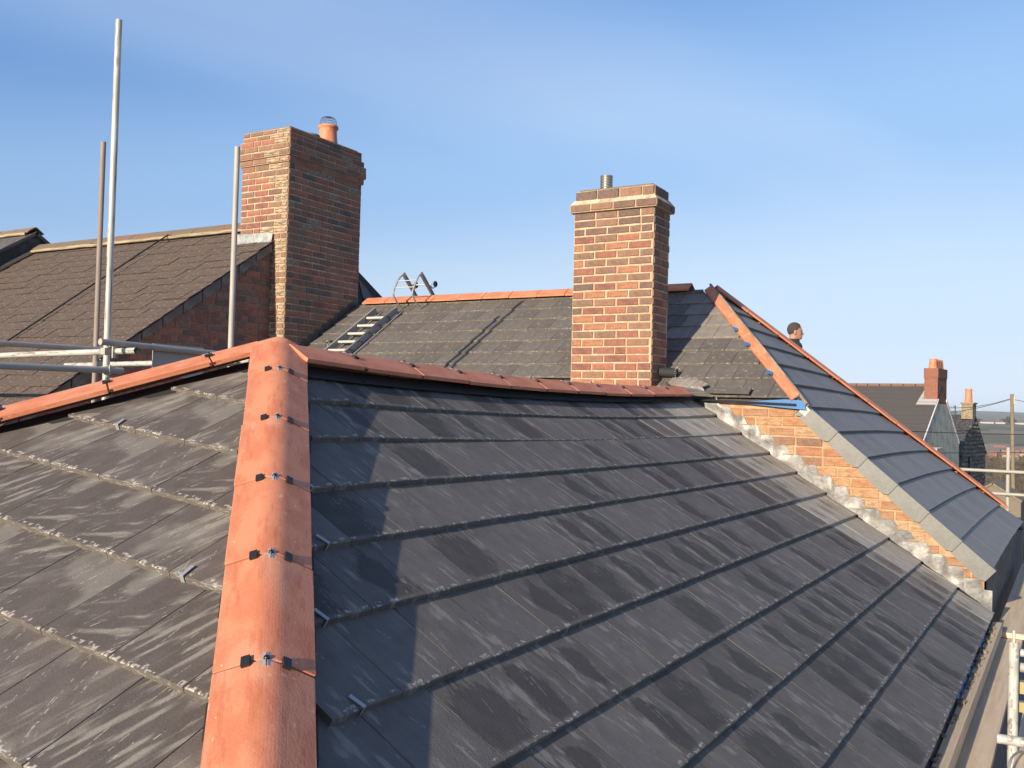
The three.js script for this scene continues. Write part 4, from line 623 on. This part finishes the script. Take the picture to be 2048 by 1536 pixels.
  part(pb, 'pole', [tube(P(14.6, -4.7, -H), P(14.6, -4.7, -.44), .024, 12), tube(P(14.6, -1.7, -H), P(14.6, -1.7, -.44), .024, 12), tube(P(13.75, -4.7, -.465), P(14.7, -4.7, -.465), .024, 12), tube(P(13.75, -1.7, -.465), P(14.7, -1.7, -.465), .024, 12)], M.steelDark);
}

// ================================================================== THE FARTHER HOUSES, POLE AND WIRES
{
  const local = (grp, name, geo, mat, label) => { const g = Array.isArray(geo) ? mergeGeometries(geo.map((q) => { const r = q.index ? q.toNonIndexed() : q; for (const a of Object.keys(r.attributes)) if (!['position', 'normal', 'uv'].includes(a)) r.deleteAttribute(a); return r; })) : geo; const m = new THREE.Mesh(g, mat); m.name = name; m.castShadow = m.receiveShadow = true; grp.add(m); if (label) m.userData.label = label; return m; };
  // house with the rendered gable: local x along its ridge (gable end at x = 0), y up from its apex, -z to the far side
  const A = thing('gable_house', P(54.561, -6.104, 1.09), 'slate-roofed house in the middle distance with pale rendered gable and brick chimney', 'house'); A.rotation.y = -.105;
  const slate = std({ map: dataTex(256, 256, (u, v) => { const row = v * 20 % 1, n = fbm(u * 18, v * 40, 191, 4); const k = row < .12 ? .6 : 1; return mix3([.066, .063, .062], [.105, .098, .094], n).map((x) => x * k); }), roughness: .8 });
  const D = 4.1, dr = 2.35, gp = std({ map: dataTex(256, 256, (u, v) => { const n = fbm(u * 7, v * 4, 195, 5); return mix3(mix3([.66, .61, .47], [.52, .48, .37], sstep(.4, .7, n)), [.28, .27, .24], .7 * sstep(.60, .78, fbm(u * 9, v * 2.2, 197, 4))); }), roughness: .95 });
  local(A, 'gable_wall', prism([V3(0, -.32, .9), V3(0, -dr - .1, D), V3(0, -12, D), V3(0, -12, -D), V3(0, -dr - .1, -D), V3(0, -.32, -.9)], V3(1, 0, 0), .3), gp);
  for (const s of [-1, 1]) { const ap = .62, n = V3(0, D + .5, s * (dr + .3 + ap)).normalize(); const rf = local(A, 'roof', prism([V3(-.02, ap, 0), V3(-16, ap, 0), V3(-16, -dr - .3, s * (D + .5)), V3(-.02, -dr - .3, s * (D + .5))], n, .12), slate); const vg = []; for (let k = 2; k < 9; k++) { const a = k / 9, b = (k + 1) / 9, yy = (t) => ap - (dr + .3 + ap) * t * D / (D + .5); vg.push(prism([V3(.03, yy(a) - .04, s * D * a), V3(.03, yy(b) - .04, s * D * b), V3(.03, yy(b) - .16 - .05 * hash(k, 1, 1), s * D * b), V3(.03, yy(a) - .16, s * D * a)], V3(1, 0, 0), .06)); } local(A, 'verge', vg, M.white);
    if (s > 0) { const strips = []; for (let k = 1; k < 15; k++) { const f = k / 15; strips.push(box(-8, ap - (dr + .3 + ap) * f + .012, (D + .5) * f + .012, 16, .02, .03)); } local(rf, 'slate_courses', strips, slate).userData.kind = 'stuff'; } }
  local(A, 'wall', [box(-8, -7.3, D - .2, 15.6, 9.4, .3), box(-8, -7.3, -D + .2, 15.6, 9.4, .3)], gp);
  for (let k = 0; k < 14; k++) local(A, 'ridge_tile', [tube(V3(-.75 - k * .62, .66, 0), V3(-1.33 - k * .62, .66, 0), .10, 10)], M.clayRidge);
  const cw = .66, cd = 2.0, ch = local(A, 'chimney', [box(-cw / 2 - .02, .45, 0, cw, 1.9, cd), box(-cw / 2 - .02, 1.28, 0, cw + .05, .5, cd + .05)], std({ map: dataTex(128, 256, (u, v) => { const row = Math.floor(v * 26), q = (u * 6 + (row % 2) * .5) % 1, e = (v * 26) % 1; if (e < .16 || q < .07) return [.24, .19, .15]; const n = hash(Math.floor(u * 6 + (row % 2) * .5), row, 7); return mix3([.32, .10, .06], [.20, .085, .06], n); }), roughness: .9 }), 'red brick chimney with four terracotta pots');
  local(ch, 'lead_flashing', [prism([V3(-cw - .05, -.08, 1.02), V3(.0, -.08, 1.02), V3(.0, -.36, 1.42), V3(-cw - .32, -.36, 1.42), V3(-cw - .16, .45, .3), V3(-cw - .05, .45, .3)], V3(0, .80, .58), .04)], std({ color: lin(.42, .42, .41), roughness: .7 }));
  for (let k = 0; k < 4; k++) local(ch, 'chimney_pot', new THREE.CylinderGeometry(.17, .215, .50, 18).translate(-cw / 2, 1.78, .70 - k * .46), M.clay[k % 3]);
  // aerial behind it
  const ae = thing('aerial', P(62, -6.35, .9), 'spindly television aerial on a rod between the two distant chimneys', 'aerial'); const a0 = ae.position.clone();
  part(ae, 'mast', tube(a0.clone().add(V3(.12, -2, 0)), a0.clone().add(V3(.12, -.1, 0)), .03, 6), M.steelDark); part(ae, 'boom', tube(a0.clone().add(V3(-.72, -.17, .2)), a0.clone().add(V3(.15, -.17, -.1)), .022, 6), M.steelDark);
  part(ae, 'rods', list(9, (i) => tube(a0.clone().add(V3(-.66 + i * .095, -.17 - (.03 + .012 * i), 0)), a0.clone().add(V3(-.66 + i * .095, -.17 + (.03 + .012 * i), 0)), .012, 4)), M.steelDark);
  // stone house
  const B = thing('stone_house', P(68.75, -5.75, .25), 'narrow dark stone gabled house with a single tall terracotta pot, right of the rendered gable', 'house'); B.rotation.y = -.115;
  const sD = 3.4, sdr = 2.35; const stoneM = list(4, (i) => std({ map: mottled(48, 48, [[.26, .235, .185], [.33, .295, .23], [.19, .17, .14], [.40, .36, .29]][i], [.17, .155, .13], 5, 5, 201 + i), roughness: 1 }));
  const gw = local(B, 'gable_wall', prism([V3(0, -.02, 0), V3(0, -sdr, sD), V3(0, -9, sD), V3(0, -9, -sD), V3(0, -sdr, -sD)], V3(1, 0, 0), .4), std({ color: lin(.15, .135, .112), roughness: 1 }));
  const r = rng(91), st = []; for (let y = -6.2; y < -.3; y += .26) { const hwid = y > -sdr ? sD * (-y / sdr) : sD; for (let z = -hwid + .15 * r(); z < hwid - .1;) { const w = .28 + .45 * r(), h = .16 + .08 * r(); const g = new THREE.DodecahedronGeometry(.5, 0); g.scale(.16, h * 1.1, w * 1.02); g.rotateX((r() - .5) * .2); g.translate(.02, y + (r() - .5) * .07, z + w / 2); st.push([g, (r() * 4) | 0]); z += w + .05; } }
  const keepS = st.slice(0, 0); for (let k = 0; k < 4; k++) { const m = local(gw, 'stonework', st.filter((q) => q[1] === k).map((q) => q[0]), stoneM[k]); m.userData.kind = 'stuff'; }
  for (const s of [-1, 1]) local(B, 'roof', prism([V3(.06, .05, 0), V3(-9, .05, 0), V3(-9, -sdr - .15, s * (sD + .25)), V3(.06, -sdr - .15, s * (sD + .25))], V3(0, sD, s * sdr).normalize(), .14), std({ map: mottled(64, 64, [.05, .05, .052], [.10, .10, .10], 9, 9, 207 + s), roughness: .7 }));
  local(B, 'chimney', [box(-.34, .28, .1, .68, 1.0, 1.0), box(-.34, .80, .1, .82, .1, 1.14)], std({ map: mottled(64, 64, [.30, .25, .16], [.21, .18, .13], 8, 8, 211), roughness: 1 }));
  local(B, 'chimney_pot', new THREE.LatheGeometry([[.24, 0], [.22, .3], [.195, .80], [.225, .82], [.225, .90], [.16, .90]].map(([x, y]) => new THREE.Vector2(x, y)), 20).translate(-.36, .85, .1), M.clay[1]);
  local(B, 'drainpipe', tube(V3(.1, -2.6, 1.9), V3(.1, -8.6, 1.9), .05, 8), M.rubber);
  local(B, 'wall', [box(-4.5, -6, sD - .2, 8.9, 7, .3), box(-4.5, -6, -sD + .2, 8.9, 7, .3)], stoneM[2]);
  // low tan roof seen past the far hip
  const C = thing('shed', P(42, -2.35, -2.75), 'low tan-roofed shed just showing above the end of the far hip', 'shed'); const c0 = C.position.clone();
  part(C, 'roof', [prism([c0.clone().add(V3(-.5, .28, 0)), c0.clone().add(V3(-.5, .28, -3)), c0.clone().add(V3(.55, -.38, -3)), c0.clone().add(V3(.55, -.38, 0))], V3(.5, .8, 0), .06), prism([c0.clone().add(V3(-.5, .28, 0)), c0.clone().add(V3(-.5, .28, -3)), c0.clone().add(V3(-1.5, -.38, -3)), c0.clone().add(V3(-1.5, -.38, 0))], V3(-.5, .8, 0), .06)], std({ map: mottled(64, 64, [.26, .21, .15], [.17, .14, .10], 8, 8, 213), roughness: 1 }));
  part(C, 'wall', prism([c0.clone().add(V3(-.5, .2, -.08)), c0.clone().add(V3(.5, -.4, -.08)), c0.clone().add(V3(.5, -5, -.08)), c0.clone().add(V3(-1.5, -5, -.08)), c0.clone().add(V3(-1.5, -.4, -.08))], V3(0, 0, 1), 2.8), std({ color: lin(.20, .17, .13), roughness: 1 }));
  // pole and wires
  const T = thing('telegraph_pole', P(67.75, -3.5, -9), 'weathered wooden telegraph pole at the right edge, wires from its top', 'telegraph pole');
  const pt = P(67.75, -3.56, 1.68), pb = P(67.75, -3.30, -10); const pole = new THREE.CylinderGeometry(.105, .14, pt.distanceTo(pb), 14); pole.applyQuaternion(new THREE.Quaternion().setFromUnitVectors(UP, pt.clone().sub(pb).normalize())).translate((pt.x + pb.x) / 2, (pt.y + pb.y) / 2, pt.z);
  part(T, 'pole', pole, std({ map: dataTex(32, 256, (u, v) => mix3([.27, .235, .16], [.17, .145, .10], fbm(u * 8, v * 60, 217, 4))), roughness: 1 })); part(T, 'bracket', [box(pt.x + .15, pt.y - .4, pt.z, .1, .5, .1), box(pt.x + .2, pt.y - .85, pt.z, .06, .2, .06)], M.steelDark);
  const wire = (a, b, sag, label) => { const w = thing('overhead_wire', a, label, 'wire'); part(w, 'line', sweep(list(9, (i) => a.clone().lerp(b, i / 8).add(V3(0, -sag * 4 * (i / 8) * (1 - i / 8), 0))), .016, 24, 4), M.rubber); };
  wire(pt.clone().add(V3(-.1, -.3, 0)), P(60, -7.4, .7), .28, 'upper thin wire dipping from the pole top towards the rendered house'); wire(pt.clone().add(V3(-.1, -.35, 0)), P(64, -7.0, .35), .1, 'lower of two thin wires leaving the pole top to the left');
  wire(pt.clone().add(V3(.12, -.35, 0)), P(60, 6, .4), .3, 'wire running off the right edge from the pole top');
  wire(P(48, -7.6, -.62), P(66, 4, -.55), .12, 'long dark wire crossing in front of the rendered gable'); wire(P(48, -7.4, -1.65), P(66, 4, -1.35), .12, 'lowest dark wire, below the one crossing the rendered gable');
}

// ================================================================== GROUND, VALLEY, HILLS
const zk = [[0, -6], [45, -6.8], [75, -9.5], [110, -14], [200, -25], [300, -29], [420, -27.5], [600, -21], [900, -13.5], [1250, -5.0], [1360, -4.2], [1500, -6], [2200, -45], [3400, -30], [4600, 22], [6000, 42], [8000, 30], [12000, -60], [25000, -120]];
function landZ(x, zz) { const d = Math.hypot(x, zz); let k = 0; while (k < zk.length - 2 && d > zk[k + 1][0]) k++; const t = sstep(0, 1, clamp((d - zk[k][0]) / (zk[k + 1][0] - zk[k][0]))); const n = fbm(x / 420 + 9, zz / 420, 221, 4) - .5; return mix(zk[k][1], zk[k + 1][1], t) + n * Math.min(14, d * .012) * (d > 1100 && d < 1500 ? .25 : 1) + (d > 3000 ? (fbm(x / 1500, zz / 1500, 223, 4) - .5) * 45 : 0); }
{
  const rad = [0, 8, 16, 26, 38, 50, 62, 75, 90, 110]; for (let d = 125; d < 1500; d *= 1.028) rad.push(d); for (let d = 1500; d < 25000; d *= 1.12) rad.push(d);
  const ang = []; for (let a = -180; a < 180;) { ang.push(a); a += a >= -14 && a < 3 ? .16 : 4; } const na = ang.length;
  const pos = [], col = [], idx = [];
  const cell = (x, y) => { const X = Math.floor(x), Y = Math.floor(y); let b = 9, b2 = 9, id = 0; for (let j = -1; j < 2; j++) for (let i = -1; i < 2; i++) { const q = Math.hypot(X + i + hash(X + i, Y + j, 1) - x, Y + j + hash(X + i, Y + j, 5) - y); if (q < b) { b2 = b; b = q; id = hash(X + i, Y + j, 9); } else if (q < b2) b2 = q; } return [id, b2 - b]; };
  rad.forEach((d) => ang.forEach((a) => { const t = a * Math.PI / 180, x = d * Math.sin(t), z = -d * Math.cos(t); pos.push(x, H + landZ(x, z), z);
    let c; const n = fbm(x / 30, z / 30, 231, 4), [id, e] = cell(x / 120, z / 170);
    const field = id < .3 ? [.165, .165, .10] : id < .55 ? [.20, .18, .12] : id < .8 ? [.13, .135, .085] : [.22, .185, .135]; const scrub = mix3([.105, .085, .058], [.15, .125, .085], n);
    const f = sstep(540, 680, d + 160 * (n - .5)); c = mix3(scrub, field.map((q) => q * (.8 + .4 * n)), f); if (e < .07 && d > 560) c = mix3(c, [.05, .05, .032], .8); if (d < 70) c = mix3([.16, .15, .13], [.11, .12, .07], sstep(20, 60, d)).map((q) => q * (.8 + .4 * n)); if (d > 1700) c = mix3([.09, .11, .07], [.15, .15, .1], n);
    col.push(...c); }));
  for (let i = 0; i < rad.length - 1; i++) for (let j = 0; j < na; j++) { const a = i * na + j, b = i * na + (j + 1) % na, c = a + na, e = b + na; idx.push(a, b, c, b, e, c); }
  const g = new THREE.BufferGeometry(); g.setAttribute('position', new THREE.Float32BufferAttribute(pos, 3)); g.setAttribute('color', new THREE.Float32BufferAttribute(col, 3)); g.setIndex(idx); g.computeVertexNormals();
  const m = new THREE.Mesh(g, std({ vertexColors: true, roughness: 1 })); m.name = 'ground'; m.receiveShadow = true; tag(m, null, null, null, 'structure'); scene.add(m);
  // bare winter woodland filling the valley
  const r = rng(301), tw = []; for (let i = 0; i < 26; i++) { const a = r() * 6.28, s = .25 + .75 * r(), h = .35 + .65 * r(); const p0 = V3(0, .05 + .3 * r(), 0), p1 = V3(Math.cos(a) * .55 * s, h, Math.sin(a) * .55 * s), w = .028; const q = V3(-Math.sin(a) * w, 0, Math.cos(a) * w); tw.push(p0.clone().sub(q), p0.clone().add(q), p1, p1.clone().lerp(p0, .4).add(V3(0, -.02, 0)), p1.clone().lerp(p0, .35), p1.clone().add(V3(-Math.sin(a) * .22, .08, Math.cos(a) * .22)), p1.clone().lerp(p0, .25), p1.clone().lerp(p0, .2), p1.clone().add(V3(Math.sin(a) * .2, .1, -Math.cos(a) * .2))); }
  const tg = new THREE.BufferGeometry().setFromPoints(tw); tg.computeVertexNormals();
  const N = 5200, im = new THREE.InstancedMesh(tg, std({ color: lin(1, 1, 1), roughness: 1 }), N), mt = new THREE.Matrix4(), qt = new THREE.Quaternion(), cc = new THREE.Color();
  for (let i = 0; i < N; i++) { const d = 95 + 480 * Math.pow(r(), .8), t = (-13 + 16 * r()) * Math.PI / 180, x = d * Math.sin(t), z = -d * Math.cos(t), s = (2.2 + 3.4 * r()) * (d < 140 ? .6 : 1); qt.setFromAxisAngle(UP, r() * 6.28); mt.compose(V3(x, H + landZ(x, z) - .2, z), qt, V3(s * 1.25, s, s * 1.25)); im.setMatrixAt(i, mt); const k = .7 + .6 * r(); im.setColorAt(i, cc.setRGB(.125 * k, .098 * k, .066 * k)); }
  im.name = 'woodland'; tag(im, 'bare brown winter woodland and scrub filling the valley at right', 'woodland', null, 'stuff'); scene.add(im);
}
// distant houses and trees on the far side of the valley
{
  const wallM = [std({ color: lin(.42, .41, .39), roughness: 1 }), std({ color: lin(.40, .24, .18), roughness: 1 }), std({ color: lin(.50, .44, .36), roughness: 1 })], roofM = [std({ color: lin(.13, .12, .125), roughness: 1 }), std({ color: lin(.30, .15, .10), roughness: 1 })];
  const g0 = (w, h, d) => [box(0, h / 2, 0, w, h, d), prism([V3(-w / 2 - .3, h, d / 2 + .3), V3(w / 2 + .3, h, d / 2 + .3), V3(w / 2 + .3, h + d * .38, 0), V3(-w / 2 - .3, h + d * .38, 0)], V3(0, .8, .6), .3), prism([V3(-w / 2 - .3, h, -d / 2 - .3), V3(w / 2 + .3, h, -d / 2 - .3), V3(w / 2 + .3, h + d * .38, 0), V3(-w / 2 - .3, h + d * .38, 0)], V3(0, .8, -.6), .3)];
  const r = rng(401);
  const put = (name, az, d, w, h, dd, wm, rm, label, group) => { const t = az * Math.PI / 180, x = d * Math.sin(t), z = -d * Math.cos(t), g = thing(name, V3(x, H + landZ(x, z) - .3, z), label, 'house', group); const [a, b, c] = g0(w, h, dd); for (const [nm, q, m] of [['wall', a, wm], ['roof', mergeGeometries([b, c]), rm]]) { const me = new THREE.Mesh(q, m); me.name = nm; me.castShadow = me.receiveShadow = true; g.add(me); } g.rotation.y = (r() - .5) * .5; };
  const px2az = (x) => Math.atan((x - 1024) / 1900) * 57.2958 - 30.778;
  for (const [x, d, w] of [[1968, 1330, 9], [1979, 1310, 15], [1987, 1325, 9], [2002, 1320, 16], [2010, 1335, 11], [2036, 1325, 14], [2044, 1315, 10]]) put('farmhouse', px2az(x), d, w * .75, 2.6, 6, wallM[0], roofM[0], 'tiny white house on the far skyline, one of a broken row across the valley', 'white houses along the far skyline');
  for (let i = 0; i < 22; i++) { const x = 1968 + 80 * r(), d = 560 + 90 * r(); put('cottage', px2az(x), d, 6 + 5 * r(), 3 + 1.6 * r(), 6, any(wallM, r), any(roofM, r), 'tiny house of the village on the far side of the valley', 'village houses in the valley at right'); }
  const leaf = std({ color: lin(.055, .05, .035), roughness: 1 });
  for (const [x, d, h, w] of [[2016, 1290, 9, 9], [2021, 1300, 12, 8], [2026, 1280, 8, 11], [2006, 1350, 7, 9], [1958, 1330, 7, 12]]) {
    const t = px2az(x) * Math.PI / 180, X = d * Math.sin(t), Z = -d * Math.cos(t), g = thing('distant_tree', V3(X, H + landZ(X, Z) - .3, Z), 'tiny dark bare tree on the far skyline', 'tree', 'dark trees along the far skyline');
    const cr = []; for (let i = 0; i < 70; i++) { const a = r() * 6.28, rr = Math.sqrt(r()) * w / 2, y = h * (.35 + .65 * r() * (1 - .5 * rr / w * 2)); const q = new THREE.TetrahedronGeometry(.5 + .7 * r(), 0); q.rotateX(r() * 3).rotateY(r() * 3).translate(rr * Math.cos(a), y, rr * Math.sin(a)); cr.push(q); }
    const c = new THREE.Mesh(mergeGeometries(cr), leaf); c.name = 'crown'; g.add(c); const k = new THREE.Mesh(new THREE.CylinderGeometry(.25, .45, h * .6, 7).translate(0, h * .3, 0), leaf); k.name = 'trunk'; g.add(k);
  }
}
scene.fog = new THREE.FogExp2(new THREE.Color().setRGB(.55, .60, .66), .00011);

renderer.render(scene, camera);
